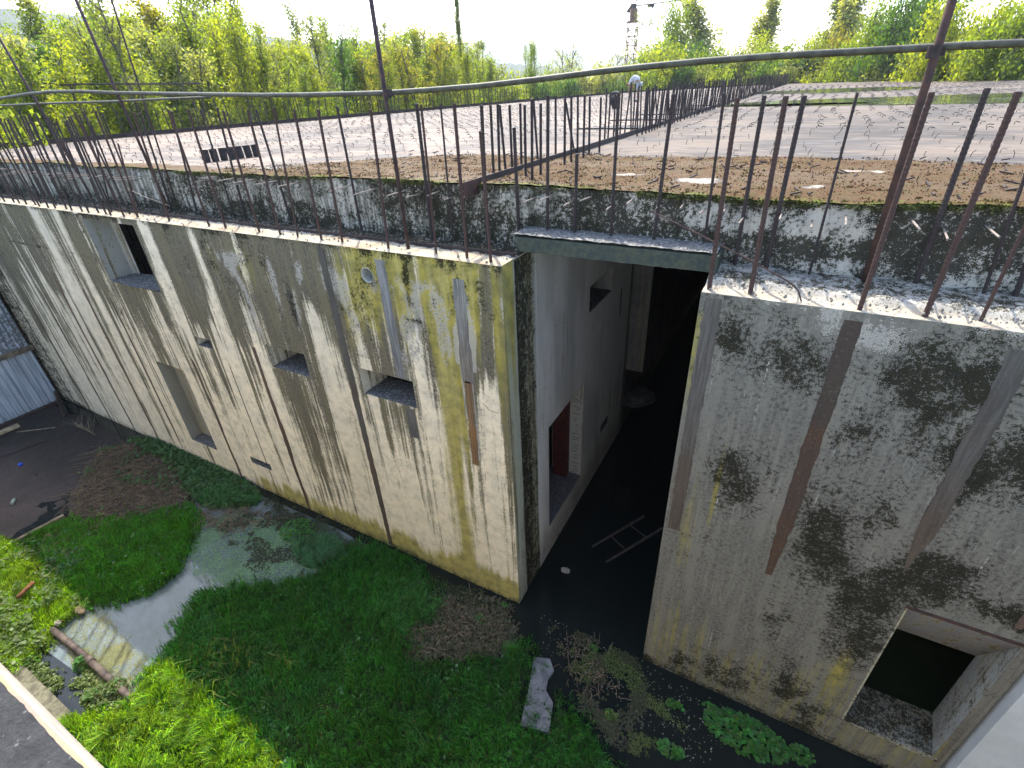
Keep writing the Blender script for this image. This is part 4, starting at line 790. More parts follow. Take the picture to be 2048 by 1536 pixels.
x, y, g = sample(WEED, 14000, 20); flecks('low_weeds', x, y, g, .038, ((.03, .085, .02), (.055, .14, .035)), .13, tilt=1.2)
x, y, g = sample(G3, 9000, 22, lambda x, y: ss(.4, .6, fbm(x*1.5, y*1.5, 158))); flecks('low_weeds', x, y, g, .036, ((.07, .13, .025), (.14, .18, .07)), .16, tilt=1.2)
x, y, g = sample(GP((110, 1270), (220, 1380), (330, 1470), (430, 1536), (200, 1536), (20, 1360), (60, 1310)), 9000, 23, lambda x, y: ss(.45, .6, fbm(x*2, y*2, 159))); flecks('low_weeds', x, y, g, .026, ((.07, .12, .02), (.13, .17, .05)), .07, tilt=1.2)
x, y, g = sample(GP((520, 985), (620, 1040), (800, 1140), (1030, 1210), (1010, 1230), (760, 1140), (560, 1040)), 12000, 24); flecks('rotting_leaves', x, y, g, .020, ((.02, .028, .014), (.045, .05, .025)), .012)
x, y, g = sample(G1, 5000, 41, lambda x, y: ss(.5, .7, fbm(x*1.3, y*1.3, 160))); flecks('low_weeds', x, y, g, .030, ((.03, .11, .04), (.07, .17, .07)), .15, tilt=1.2)
x, y, g = sample(G2, 1500, 42, lambda x, y: ss(.45, .6, fbm(x*1.3, y*1.3, 161))); flecks('low_weeds', x, y, g, .030, ((.03, .11, .04), (.07, .17, .07)), .15, tilt=1.2)
# tangles of dead stems
def tangle(P, n, seed, L=.45, col_=None):
    x, y, g = sample(P, n*4, seed); x = x[:n]; y = y[:n]; mb = MB()
    for i in range(len(x)):
        a = g.rand()*6.28; l = L*(.4+g.rand()); z0 = max(ZG, float(heights(x[i:i+1], y[i:i+1])[0])); p = Vector((x[i], y[i], z0)); d = Vector((math.cos(a), math.sin(a), 0)); e = Vector((-d.y, d.x, 0))*(g.rand()-.5)*.5
        mb.tube([p, p+d*l*.4+e*l*.3+Vector((0, 0, .04+.09*g.rand())), p+d*l+e*l+Vector((0, 0, .02+.1*g.rand()))], .0045, 3, cap=False)
    o = mb.build('dead_stems', [M['dead']]); tag(o, kind='stuff')
tangle(DEAD, 900, 31); x, y, g = sample(DEAD, 5000, 43, lambda x, y: ss(.48, .6, fbm(x*2, y*2, 162))); flecks('low_weeds', x, y, g, .035, ((.03, .09, .025), (.06, .15, .04)), .12, tilt=1.2); tangle(DEAD2, 260, 32, .3); tangle(DEAD3, 420, 33, .22); tangle(GP((50, 1080), (200, 1050), (240, 1100), (120, 1140)), 160, 34, .4); tangle(GP((1110, 1280), (1200, 1270), (1240, 1400), (1150, 1390)), 130, 35, .13)

# ---- single plants
def leaf_tri(mb, p, d, L, W, c, bend=.35):
    d = Vector(d).normalized(); s = d.cross(Vector((0, 0, 1))); s = s.normalized() if s.length > .05 else Vector((1, 0, 0)); upv = Vector((0, 0, 1))
    m1 = p+d*L*.45+upv*L*.10; tip = p+d*L-upv*L*bend
    mb.add([p, m1+s*W/2, m1-s*W/2, tip], [(0, 1, 2), (1, 3, 2)], 0, c)
def rosette(rr, h, n, L, W, c0, c1, stems=3, sp=.10):
    mb = MB()
    for s_ in range(stems):
        bx, by = rr.gauss(0, sp), rr.gauss(0, sp); hh = h*rr.uniform(.6, 1.1); lx, ly = rr.gauss(0, .15)*hh, rr.gauss(0, .15)*hh
        mb.tube([(bx, by, -.03), (bx+lx*.5, by+ly*.5, hh*.5), (bx+lx, by+ly, hh)], .006, 4, 0, False, tuple(v*.8 for v in c0))
        for i in range(n):
            q = (i+.5)/n; a = i*2.4+rr.random(); p = Vector((bx+lx*q, by+ly*q, hh*q)); u = rr.random(); c = tuple((c0[k]*(1-u)+c1[k]*u)*rr.uniform(.75, 1.2) for k in range(3))
            leaf_tri(mb, p, (math.cos(a), math.sin(a), .25+.5*q), L*rr.uniform(.7, 1.1)*(1.15-.5*q), W, c, .15+.3*rr.random())
    return mb
def clump(rr, R, n, r, c0, c1, h):
    mb = MB()
    for i in range(n):
        a = rr.random()*6.28; q = math.sqrt(rr.random()); x_, y_ = R[0]*q*math.cos(a), R[1]*q*math.sin(a); z_ = h*(1-q*q)*rr.uniform(.45, 1)+.01; u = rr.random(); c = tuple((c0[k]*(1-u)+c1[k]*u)*rr.uniform(.6, 1.25) for k in range(3)); rr_ = r*rr.uniform(.6, 1.2)
        t1, t2 = rr.gauss(0, .3), rr.gauss(0, .3); ph = rr.random()*6.28; V = [(x_, y_, z_-rr_*.15)]
        for k in range(6): b = ph+k*math.pi/3; rk = rr_*(1 if k % 2 else .72); V.append((x_+rk*math.cos(b), y_+rk*math.sin(b), z_+rk*(math.cos(b)*t1+math.sin(b)*t2)))
        mb.add(V, [(0, k+1, (k+1) % 6+1) for k in range(6)], 0, c)
    return mb
rr = random.Random(11)
DK = ((.045, .12, .05), (.07, .17, .08)); LT = ((.08, .15, .03), (.15, .21, .08)); CR = ((.055, .17, .04), (.09, .25, .06))
PL = [  # px, py, kind, size, label
 (150, 1135, 'r', 1.3, 'tall dark leafy weed with pointed leaves on the left grass patch'), (108, 1125, 'r', .9, 'leafy weed left of the tallest dark weed on the left grass patch'), (210, 1100, 'r', .8, 'small pale green rosette weed alone on the left grass'),
 (190, 1108, 'r', .6, 'small weed just left of the lone rosette weed'), (212, 1160, 'r', .55, 'tiny weed near the pond end of the left grass'), (130, 1165, 'r', 1.0, 'leafy weed at the shadow edge of the left grass'),
 (300, 905, 'r', .9, 'weed highest up along the foot of the streaked wall'), (345, 900, 'r', .8, 'weed at the wall foot below the tall niche'), (370, 925, 'r', .9, 'bushy weed at the wall foot right of the tall niche'), (410, 950, 'r', 1.0, 'bushy dark weed in the middle of the wall foot'),
 (440, 970, 'r', 1., 'broad weed below the low slot in the wall'), (400, 1000, 'r', 1.1, 'bright weed in front of the dead stems'), (480, 985, 'r', .9, 'weed at the right end of the wall foot greenery'), (255, 960, 'r', .7, 'weed standing alone inside the dead stems'), (300, 965, 'r', .7, 'weed between the dead stems and the wall'), (455, 1020, 'r', .7, 'small weed beside the duckweed film'),
 (30, 1205, 'y', 1.3, 'sunlit broad leafed weed at the left picture edge'), (95, 1215, 'y', 1.2, 'sunlit weed beside the rusty board'), (60, 1250, 'y', 1.2, 'sunlit weed below the rusty board'), (120, 1195, 'y', 1.1, 'sunlit weed at the shadow line above the pond corner'), (30, 1300, 'y', .9, 'sunlit weed low at the left picture edge'),
 (300, 1480, 'y', .8, 'sunlit weed right of the pipe among yellow grass')]
for px, py, k, s, lab in PL:
    p = PZ(px, py, ZG); p.z = max(ZG, float(heights(np.array([p.x]), np.array([p.y]))[0])); cs = DK if k == 'r' else LT
    o = rosette(rr, .20*s, 11, .12*s, .032*s, *cs, stems=5 if s > .75 else 3, sp=.09*s).build('weed', [M['leaf']], None, False, p, True); tag(o, lab, 'weed', 'leafy weeds')
CL = [(597, 1062, (.48, .36), 330, .035, CR, .12, 'round patch of bright cress on the water below the streaked wall'), (1490, 1470, (.62, .30), 620, .040, CR, .14, 'largest clump of bright water cress at the foot of the right wall'),
      (1600, 1510, (.20, .13), 90, .036, CR, .08, 'thin tail of cress right of the largest clump'), (1340, 1500, (.20, .12), 80, .038, CR, .08, 'cress clump left of the largest one on dark water'), (1222, 1432, (.12, .08), 40, .036, LT, .06, 'small pale cress clump beside the grass bank'),
      (1420, 1415, (.12, .07), 36, .034, CR, .05, 'small cress sprig above the largest clump'), (1350, 1410, (.16, .08), 50, .033, CR, .05, 'loose cress sprig nearest the corner of the right wall'), (1185, 1300, (.12, .1), 36, .03, CR, .05, 'faint cress sprig on the water in front of the passage'),
      (1022, 1300, (.22, .16), 110, .036, CR, .12, 'bright cress clump beside the concrete plank'), (960, 1240, (.16, .12), 60, .032, CR, .08, 'bright sprig on the brown patch'), (1008, 1212, (.09, .06), 26, .03, CR, .06, 'smallest sprig under the wall corner'),
      (168, 1330, (.18, .15), 170, .030, ((.05, .14, .03), (.10, .22, .06)), .22, 'dark green cress cushion against the pipe'), (185, 1395, (.20, .15), 170, .030, LT, .16, 'sunlit cress cushion in the shallow ditch nearest the wall edge'), (232, 1380, (.24, .18), 230, .030, LT, .2, 'larger sunlit cress cushion right beside the pipe'),
      (62, 1325, (.16, .14), 120, .028, ((.12, .24, .03), (.17, .3, .05)), .14, 'vivid green cushion of fine leaves by the lower left wall')]
for px, py, R_, n, r, cs, h, lab in CL:
    p = PZ(px, py, ZG); p.z = max(ZG, float(heights(np.array([p.x]), np.array([p.y]))[0])); o = clump(rr, R_, n, r, *cs, h).build('cress_clump', [M['leaf']], None, False, p, True); tag(o, lab, 'plant', 'cress clumps')
# ------------------------------------------------------------------ railing of bent pipes
RL = thing('pipe_railing', 'bent olive pipe railing clamped to rusty posts along the top of the wall', 'railing', (0, 0, 0))
RY = [(-16, .12), (-9, .18), (-7.4, .55), (-4, .25), (-1.56, .16), (1, .3), (3.82, .74), (6, .8)]
def ry(x):
    for (a, b), (c_, d) in zip(RY, RY[1:]):
        if x <= c_: return b+(d-b)*max(0, (x-a)/(c_-a))
    return RY[-1][1]
pts = []
for px, py in ((-120, 216), (-40, 203), (0, 197), (55, 188), (100, 183.5), (160, 183), (232, 186), (330, 187.5), (430, 189), (520, 190.5), (600, 190), (700, 188), (770, 186), (860, 180), (960, 172), (1080, 158.5), (1200, 143), (1300, 132.5), (1400, 123), (1500, 115.5), (1560, 111.5), (1620, 108), (1700, 104), (1780, 99.5), (1860, 95), (1940, 90.5), (2048, 86), (2200, 80)):
    y = .2
    for _ in range(8): q = PY(px, py, y); y = ry(q.x)+.05
    pts.append(PY(px, py, y))
mb = MB(); mb.tube(pts, .030, 10); o = smoothobj(mb.build('top_rail', [M['paint_rail']], RL))
# second thinner rail meeting it at the left
pts = [PY(px, py, .75) for px, py in ((-60, 215), (0, 211), (120, 206), (230, 203), (330, 198), (420, 195))]; mb = MB(); mb.tube(pts, .020, 8); smoothobj(mb.build('lower_rail', [M['paint_rail']], RL))
def post(tx, ty, bx, by, y, r, clamp=None, mat='rust_post'):
    b = PY(bx, by, y); t_ = PY(tx, ty, y); b.z = max(b.z, -.02) if b.z > 0 else -.02; d = (t_-b).normalized(); top = t_+d*.9
    mb = MB(); mb.tube([b, (b+top)/2, top], r, 10); p = smoothobj(mb.build('post', [M[mat]], RL))
    if clamp: c = PY(*clamp, y); mb = MB(); mb.tube([c-d*.045, c+d*.045], r*1.35, 12); mb.obox(c+Vector((r*1.7, 0, -.01)), (.025, 0, 0), (0, .014, 0), (0, 0, .02)); mb.obox(c+Vector((0, .03, .02)), (.02, 0, 0), (0, .03, 0), (0, 0, .02)); mb.tube([c+Vector((r*2.2, -.03, -.01)), c+Vector((r*2.2, .04, -.01))], .008, 6); mb.build('clamp', [M['rust_dark']], RL)
post(0, 78, 184, 395, .70, .026, (60, 190)); post(152, 0, 345, 438, .72, .028, (234, 188)); post(742, 0, 817, 498, .12, .026, (776, 187)); post(1905, 0, 1727, 566, .72, .034, (1866, 104), 'rust')
post(255, 100, 352, 405, .76, .016, None); 
mb = MB(); c = PY(1866, 104, .72)
# ------------------------------------------------------------------ corrugated shed wall at the far left end of the yard
SH = thing('corrugated_shed', 'pale corrugated metal shed wall closing the left end of the yard', 'shed', (-18, -2, ZG))
SO = Vector((18, 2, -ZG))
t = NT('corrugated_sheet', .5, .4); n = t.noise(1, 7, .65, (1, 10, .7)); n2 = t.noise(12, 5, .7); gz = t.n('ShaderNodeTexCoord'); sx = t.n('ShaderNodeSeparateXYZ'); t.l(gz.outputs['Object'], sx.inputs[0])
k = t.mix(t.mr(n, .35, .65), (.42, .46, .52), (.22, .26, .31)); mossy = t.mr(t.math('ADD', sx.outputs['Z'], t.math('MULTIPLY', n2, .9)), -6.0, -6.75); up2 = t.mr(t.math('ADD', t.math('MULTIPLY', n2, .8), t.math('MULTIPLY', n, .4)), .52, .62, 0, 1)
k = t.mix(t.math('MULTIPLY', mossy, .8), k, (.07, .09, .035)); topd = t.math('MULTIPLY', t.mr(sx.outputs['Z'], -4.9, -4.7), up2); k = t.mix(topd, k, (.12, .13, .14)); t.col(k); t.b.inputs['Metallic'].default_value = .2; M['sheet'] = t.m
def sheet(y0, y1, z0, z1, dx=0.):
    n = int((y1-y0)/.023); V = []; F = []
    for i in range(n+1):
        y = y0+(y1-y0)*i/n; x = -18+dx+(.018 if (y*1.0/.18) % 1 < .72 else -.012)
        V += [(x, y, z0), (x, y, z1)]
    for i in range(n): F.append((i*2, i*2+2, i*2+3, i*2+1))
    o = newobj('corrugated_sheet', mk('corrugated_sheet', V, F, M['sheet']), SH); o.location = SO; return o
y = -.12
k_ = 0
while y > -6.5: sheet(y-.92, y, -6.72, -4.78, .004*(k_ % 2)); sheet(y-.92, y-.0, -4.66, -1.2, .02+.004*(k_ % 2)); y -= .9; k_ += 1
mb = MB(); mb.box((-18.06, -6.8, -4.80), (-17.90, -.05, -4.64)); o = mb.build('shed_rail', [M['wood_old']], SH); o.location = SO
mb = MB(); mb.box((-18.05, -6.8, -6.95), (-17.86, -.12, -6.70)); o = mb.build('shed_sill', [M['rust_dark']], SH); o.location = SO
mb = MB(); mb.box((-19.5, -6.8, -6.95), (-18.06, -.1, -1.25)); o = mb.build('shed_body', [M['rust_dark']], SH); o.location = SO
mb = MB(); mb.obox(PZ(122, 812, -6.4), (.05, 0, 0), (0, .04, 0), (.05, .06, .55)); o = mb.build('prop_post', [M['rust_dark']], SH); o.location = SO
# ------------------------------------------------------------------ retaining wall we stand on
NW = thing('retaining_wall', 'dark lichen spotted wall top with a bright chipped edge at the lower left corner', 'wall', (0, -5.4, ZG))
NO = Vector((0, 5.4, -ZG))
t = NT('dark_wall_top', .9, .25); n = t.noise(14, 7, .7); v = t.vor(26); n2 = t.noise(60, 4, .7); n3 = t.noise(5, 5)
k = t.mix(t.mr(n, .35, .7), (.030, .030, .031), (.013, .0135, .014)); k = t.mix(t.mr(n3, .5, .7, 0, .5), k, (.04, .045, .026)); k = t.mix(t.mr(t.math('ADD', v, t.math('MULTIPLY', n2, .25)), .27, .20, 0, .8), k, (.09, .092, .09)); t.col(k); t.bump(t.math('ADD', n, n2), .9, .01); M['walltop'] = t.m
t = NT('pale_chipped_edge', .9, .25); n = t.noise(30, 6, .7); n2 = t.noise(4, 4); k = t.mix(t.mr(n2, .4, .6), (.22, .185, .11), (.20, .15, .12)); t.col(t.mix(t.mr(n, .5, .7, 0, .7), k, (.22, .2, .12))); t.bump(n, .8, .006); M['edge'] = t.m
ed = [PZ(0, 1345, .35), PZ(200, 1536, .35)]
xs = np.arange(-14, 12, .02); jag = .004+.016*fbm(xs*9, xs*0, 171, 4)+.012*vn(xs*60, xs*0, 172)
ye = -5.395+.004*fbm(xs*12, xs*0, 173)
V = []; F = []; fm = []
for i in range(len(xs)):
    V += [(xs[i], ye[i]-.004, -7.0), (xs[i], ye[i], .335), (xs[i], ye[i]-.012, .350), (xs[i], ye[i]-jag[i]*.55, .352), (xs[i], ye[i]-jag[i]*.60, .362), (xs[i], -5.75, .366), (xs[i], -9.0, .366)]
for i in range(len(xs)-1):
    for j in range(6): a = i*7+j; F.append((a, a+7, a+8, a+1)); fm.append((0 if j == 0 else 1 if j < 3 else 2))
o = newobj('wall_body', mk('wall_body', V, F, [simple('grey_concrete', (.50, .47, .41), .9, .3, 5, .4), M['edge'], M['walltop']], False, None, fm), NW); o.location = NO
mb = MB(); mb.box((-14, -5.40, -6.95), (12, -5.22, -6.72)); o = mb.build('wall_foot', [simple('wet_concrete', (.13, .125, .085), .8, .4, 9, .4)], NW); o.location = NO
# ------------------------------------------------------------------ things lying in the yard
def single(mb, name, mats, label, cat, smooth=False, group=None):
    o = mb.build(name, mats, None, smooth); c = sum((Vector(v.co) for v in o.data.vertices), Vector())/len(o.data.vertices); zmin = min(v.co.z for v in o.data.vertices); c.z = zmin
    o.data.transform(Matrix.Translation(-c)); o.location = c; return tag(o, label, cat, group)
M['pipe_mud'] = simple('muddy_pipe', (.095, .072, .060), .75, .35, 5, .4, .006, c2=(.05, .04, .035))
mb = MB(); P = [PZ(104, 1259, -6.70), PZ(140, 1287, -6.70), PZ(176, 1318, -6.71), PZ(240, 1377, -6.73), PZ(300, 1432, -6.75)]
mb.tube(P[:3], .055, 12); mb.tube([P[2]-Vector((.02, 0, 0)), P[2]+Vector((.14, 0, 0))], .068, 12); mb.tube(P[2:], .055, 12); single(mb, 'drain_pipe', [M['pipe_mud']], 'muddy brown pipe lying across the shallow water below the pond', 'pipe', True)
mb = MB(); mb.tube([PZ(36, 1195, -6.55), PZ(66, 1165, -6.60)], .045, 10); single(mb, 'rusty_pipe_piece', [simple('orange_rust', (.20, .085, .035), .85, .3, 12, .3, .004)], 'short orange rusty pipe lying in the sunlit weeds at the left', 'pipe', True)
def rock(p, s, seed):
    g = random.Random(seed); mb = MB(); n, m = 9, 6; V = []
    for j in range(m+1):
        for i in range(n): a = 2*math.pi*i/n; b = math.pi*j/m; r = 1+g.uniform(-.16, .16); V.append((p.x+s[0]*r*math.cos(a)*math.sin(b), p.y+s[1]*r*math.sin(a)*math.sin(b), p.z+s[2]*.7+s[2]*r*math.cos(b)))
    F = [(j*n+i, j*n+(i+1) % n, (j+1)*n+(i+1) % n, (j+1)*n+i) for j in range(m) for i in range(n)]; mb.add(V, F); return mb
single(rock(PZ(117, 1248, -6.72), (.075, .06, .05), 1), 'stone', [M['stone']], 'pale stone resting on the upper end of the muddy pipe', 'stone')
single(rock(PZ(160, 1222, -6.74), (.16, .08, .05), 2), 'mud_clod', [M['dead']], 'brown clod of dead roots at the pond corner', 'clod')
single(rock(PZ(1131, 1142, -6.80), (.10, .075, .03), 3), 'stone', [M['stone']], 'pale rubble lump on the black water in the passage mouth', 'stone')
single(rock(PZ(1270, 800, -6.85), (.6, .7, .22), 4), 'rubble_heap', [M['gravel']], 'low heap of rubble deep inside the dark passage', 'rubble')
# ladder lying in the passage water
LD = thing('ladder', 'half sunken wooden ladder lying on the black water of the passage', 'ladder', tuple(PZ(1240, 1085, -6.79)))
LO = -Vector(LD.location)
a0, a1 = PZ(1133, 1125, -6.84), PZ(1288, 1032, -6.76); b0, b1 = PZ(1155, 1160, -6.84), PZ(1325, 1056, -6.76)
for u, v_ in ((a0, a1), (b0, b1)):
    mb = MB(); d = (v_-u); mb.obox((u+v_)/2, d/2, Vector((-d.y, d.x, 0)).normalized()*.024, (0, 0, .015)); o = mb.build('stile', [simple('wet_wood', (.10, .082, .078), .7, .3, 8, .3) if 'ww' not in M else M['ww']], LD); M['ww'] = o.data.materials[0]; o.location = LO
for k in (.3, .55, .8):
    mb = MB(); mb.tube([a0.lerp(a1, k), b0.lerp(b1, k)], .014, 6); o = mb.build('rung', [M['ww']], LD); o.location = LO
# broken concrete plank
P = [PZ(1068, 1318, ZG), PZ(1100, 1322, ZG), PZ(1108, 1345, ZG), PZ(1096, 1362, ZG), PZ(1092, 1385, ZG), PZ(1106, 1410, ZG), PZ(1098, 1470, ZG), PZ(1040, 1455, ZG), PZ(1046, 1430, ZG), PZ(1058, 1380, ZG)]
mb = MB(); n = len(P); top = [(p.x, p.y, ZG+.07) for p in P]; bot = [(p.x, p.y, ZG-.06) for p in P]; mb.add(top+bot, [tuple(range(n))[::-1]]+[(i, (i+1) % n, n+(i+1) % n, n+i) for i in range(n)])
t = NT('wet_grey_concrete', .8, .3); n1 = t.noise(6, 7, .7); n2 = t.noise(30, 5, .7); k = t.mix(t.mr(n1, .4, .65), (.15, .15, .155), (.08, .08, .088)); k = t.mix(t.mr(n2, .6, .7, 0, .6), k, (.32, .32, .32)); t.col(k); t.bump(t.math('ADD', n1, n2), .7, .01)
single(mb, 'concrete_plank', [t.m], 'broken grey concrete plank lying in the grass below the wall corner', 'plank')
# wooden things at the far left
mb = MB(); a, b = PZ(-10, 870, -6.72), PZ(38, 850, -6.70); d = b-a; mb.obox((a+b)/2, d/2, Vector((-d.y, d.x, 0)).normalized()*.11, (0, 0, .03)); single(mb, 'board', [M['wood_pale']], 'pale wooden board lying at the foot of the corrugated shed', 'board')
mb = MB(); mb.tube([PZ(35, 864, -6.75), PZ(110, 855, -6.72)], .02, 6); single(mb, 'pole', [M['wood_old']], 'thin grey pole lying on the mud beside the pale board', 'pole')
mb = MB(); mb.tube([PZ(0, 915, -6.77), PZ(94, 880, -6.77)], .035, 6); single(mb, 'log', [M['rust_dark']], 'dark sunken log in the mud at the left edge', 'log')
# dead twiggy branch
mb = MB(); rr = random.Random(9); b = PZ(190, 870, -6.77)
mb.tube([b, PZ(165, 852, -6.60), PZ(140, 842, -6.45)], [.02, .014, .006], 5)
for i in range(16):
    k = rr.uniform(.1, .95); p = b.lerp(PZ(145, 845, -6.5), k); a = rr.uniform(2.2, 4.0); L = rr.uniform(.3, .8); mb.tube([p, p+Vector((math.cos(a)*L, math.sin(a)*L, rr.uniform(.0, .35)))], [.008, .003], 4)
single(mb, 'dead_branch', [M['wood_old']], 'bare twiggy branch lying on the dark mud near the wall foot', 'branch')
mb = MB(); p = PZ(42, 930, -6.77); mb.tube([p, p+Vector((0, 0, .05))], .05, 10); single(mb, 'plastic_lid', [simple('blue_plastic', (.02, .08, .55), .4, 0, 5, 0)], 'small blue plastic lid lying on the dark mud', 'lid')
mb = MB(); p = PZ(24, 1008, -6.74); q = PZ(29, 997, -6.74); mb.tube([p, p.lerp(q, .7), q], [.04, .04, .018], 8); single(mb, 'bottle', [simple('grey_green_glass', (.2, .25, .22), .3, 0, 5, 0)], 'pale bottle lying on the reddish mud', 'bottle')
# raised platform slab at the left, its edge kerb
mb = MB(); A = [PZ(-120, 1155, -6.70), PZ(0, 1098, -6.70), PZ(128, 1030, -6.70)]
for u, v_ in zip(A, A[1:]): d = v_-u; mb.obox((u+v_)/2-Vector((0, 0, .05)), d/2, Vector((-d.y, d.x, 0)).normalized()*.05, (0, 0, .07))
single(mb, 'kerb', [M['wood_old']], 'low wooden kerb between the muddy platform and the left grass', 'kerb')

# ------------------------------------------------------------------ things on the roof
t = NT('drum_steel', .7, .3); M['drum'] = simple('sooty_steel', (.035, .030, .030), .8, .3, 12, .3, .004)
lab = ['leftmost', 'second from left', 'third from left', 'middle', 'third from right', 'second from right', 'rightmost']
a, b = PZ(415, 325, ZS), PZ(515, 313, ZS)
for i in range(7):
    u = i/6; p = a.lerp(b, u); mb = MB(); n = 14; r = .075; h = .25; V = []; F = []
    for k in range(n):
        c_, s_ = math.cos(2*math.pi*k/n), math.sin(2*math.pi*k/n); V += [(r*c_, r*s_, 0), (r*1.05*c_, r*1.05*s_, h), (r*.85*c_, r*.85*s_, h), (r*.8*c_, r*.8*s_, .02)]
    for k in range(n):
        A_, B_2 = k*4, ((k+1) % n)*4
        for j in range(3): F.append((A_+j, B_2+j, B_2+j+1, A_+j+1))
    F.append(tuple(k*4+3 for k in range(n))); mb.add(V, F)
    o = mb.build('steel_sleeve', [M['drum']], None, False, p+Vector((0, 0, .005))); o.rotation_euler = (random.uniform(-.1, .1), random.uniform(-.12, .05), 0); tag(o, 'dark steel sleeve standing on the roof, %s of the row of seven' % lab[i], 'sleeve', 'row of seven dark sleeves')
# tub
TB = thing('tub', 'large black tub with a pale hoop standing behind the bars on the roof', 'tub', tuple(PZ(1232, 217, ZS))); h = .68
mb = MB(); n = 18; V = []; F = []; prof = [(.0, 0), (.17, 0), (.22, h*.55), (.24, h), (.22, h), (.15, .05), (0, .05)]
mb.add([(r*math.cos(2*math.pi*k/n), r*math.sin(2*math.pi*k/n), z) for k in range(n) for r, z in prof], [(k*7+j, ((k+1) % n)*7+j, ((k+1) % n)*7+j+1, k*7+j+1) for k in range(n) for j in range(6)]); o = mb.build('tub_body', [M['black']], TB, True); o.rotation_euler = (RAD(22), RAD(-8), 0)
mb = MB(); mb.tube([(.235*math.cos(a), .235*math.sin(a), h*.98+.05*math.sin(a)) for a in np.linspace(-1.6, 1.6, 12)], .012, 6); o = mb.build('hoop', [M['dowel']], TB); o.rotation_euler = (RAD(22), RAD(-8), 0)
# dark wedge shapes left of the divider, drawn as thin flat plates
for i, (lx, ly, rx, ry_, lab_) in enumerate(((1157, 259, 1318, 254, 'nearest dark wedge on the roof left of the divider'), (1220, 242, 1385, 240, 'second dark wedge along the divider'), (1280, 231, 1430, 229, 'third dark wedge along the divider'), (1330, 221, 1455, 220, 'farthest dark wedge along the divider'), (1375, 213, 1480, 212, 'thin dark strip beyond the dark wedges on the roof'))):
    a = PZ(lx, ly, ZS); b = PZ(rx, ry_, ZS); b.x = min(b.x, -.95); w_ = 1.1+.3*i; mb = MB(); L = [Vector((a.x, a.y, 0)), Vector((a.x+.45*(b.x-a.x), a.y+w_*.8, 0)), Vector((b.x, a.y+w_*.8, 0)), Vector((b.x, a.y-.02, 0))]
    mb.add([(p.x, p.y, ZS+.035) for p in L]+[(p.x, p.y, ZS+.0) for p in L], [(3, 2, 1, 0), (0, 1, 5, 4), (1, 2, 6, 5), (2, 3, 7, 6), (3, 0, 4, 7)]); single(mb, 'dark_wedge', [M['drum']], lab_, 'plate', group='dark wedges')
# standing rain water on the right half of the roof
t = NT('rain_puddle', .05, .5); t.b.inputs['IOR'].default_value = 1.33; n = t.noise(1, 6, .6, (.6, 3, 1)); t.col(t.mix(t.mr(n, .45, .6), (.045, .055, .02), (.09, .10, .075))); t._in(t.b.inputs['Roughness'], t.mr(n, .3, .7, .02, .12)); t.bump(n, .05, .01)
ang = np.linspace(0, 2*np.pi, 90, endpoint=False); r = .75+.5*fbm(np.cos(ang)*2+5, np.sin(ang)*2+5, 181)
for cx, cy, rx, ry_, lab_ in ((9.5, 22.3, 10.5, 3.4, 0), (1.9, 20.8, 2.8, .9, 0), (3.6, 38, 5, 4, 0)):
    P = [(cx+rx*r[i]*math.cos(ang[i]), cy+ry_*r[i]*math.sin(ang[i]), ZS+.012) for i in range(90)]; me = mk('puddle', P, [tuple(range(90))], t.m); tag(newobj('puddle', me), kind='structure')
# white flakes on the roof and ledge
# ------------------------------------------------------------------ person bending over on the roof
pp = PZ(1272, 203, ZS); PS = thing('person', 'person in a white shirt and shorts bending forward on the flat roof', 'person', tuple(pp))
def skin(name, pts, edges, radii, mat, parent, sub=2):
    me = bpy.data.meshes.new(name); me.from_pydata(pts, edges, []); o = newobj(name, me, parent); me.materials.append(mat)
    m = o.modifiers.new('s', 'SKIN'); 
    for i, r in enumerate(radii): v = me.skin_vertices[0].data[i]; v.radius = (r, r) if not isinstance(r, tuple) else r
    me.skin_vertices[0].data[0].use_root = True; s_ = o.modifiers.new('d', 'SUBSURF'); s_.levels = sub; s_.render_levels = sub; return o
skm = simple('skin', (.26, .15, .10), .6, .05, 5, 0); sh = simple('white_cotton', (.45, .45, .45), .9, .05, 8, .2); shp = simple('light_grey_shorts', (.28, .29, .32), .9, .05, 8, .2)
# facing -x (to the left), hips high, torso bent down
J = [(.10, 0, .92), (.10, .10, .88), (.06, .11, .50), (.12, .11, .08), (-.02, .12, .03), (.12, -.10, .88), (.10, -.11, .50), (.16, -.11, .08), (.02, -.12, .03),
     (-.05, 0, 1.10), (-.22, 0, 1.16), (-.36, 0, 1.08), (-.34, .18, 1.05), (-.36, .20, .76), (-.42, .17, .50), (-.34, -.18, 1.05), (-.36, -.20, .76), (-.42, -.17, .50), (-.44, 0, .98), (-.50, 0, .90)]
E_ = [(0, 1), (1, 2), (2, 3), (3, 4), (0, 5), (5, 6), (6, 7), (7, 8), (0, 9), (9, 10), (10, 11), (11, 12), (12, 13), (13, 14), (11, 15), (15, 16), (16, 17), (11, 18), (18, 19)]
R_ = [.13, .095, .058, .038, .032, .095, .058, .038, .032, .14, .15, .13, .06, .042, .03, .06, .042, .03, .055, .05]
skin('body', J, E_, R_, skm, PS)
for s in (1, -1):
    for k in range(5): b = Vector((-.425, .17*s+(k-2)*.014, .455)); skin('finger', [tuple(b+Vector((0, 0, .03))), tuple(b+Vector((-.01, 0, -.02))), tuple(b+Vector((0, 0, -.05+.006*abs(k-2))))], [(0, 1), (1, 2)], [.009, .008, .006], skm, PS, 1) if False else None
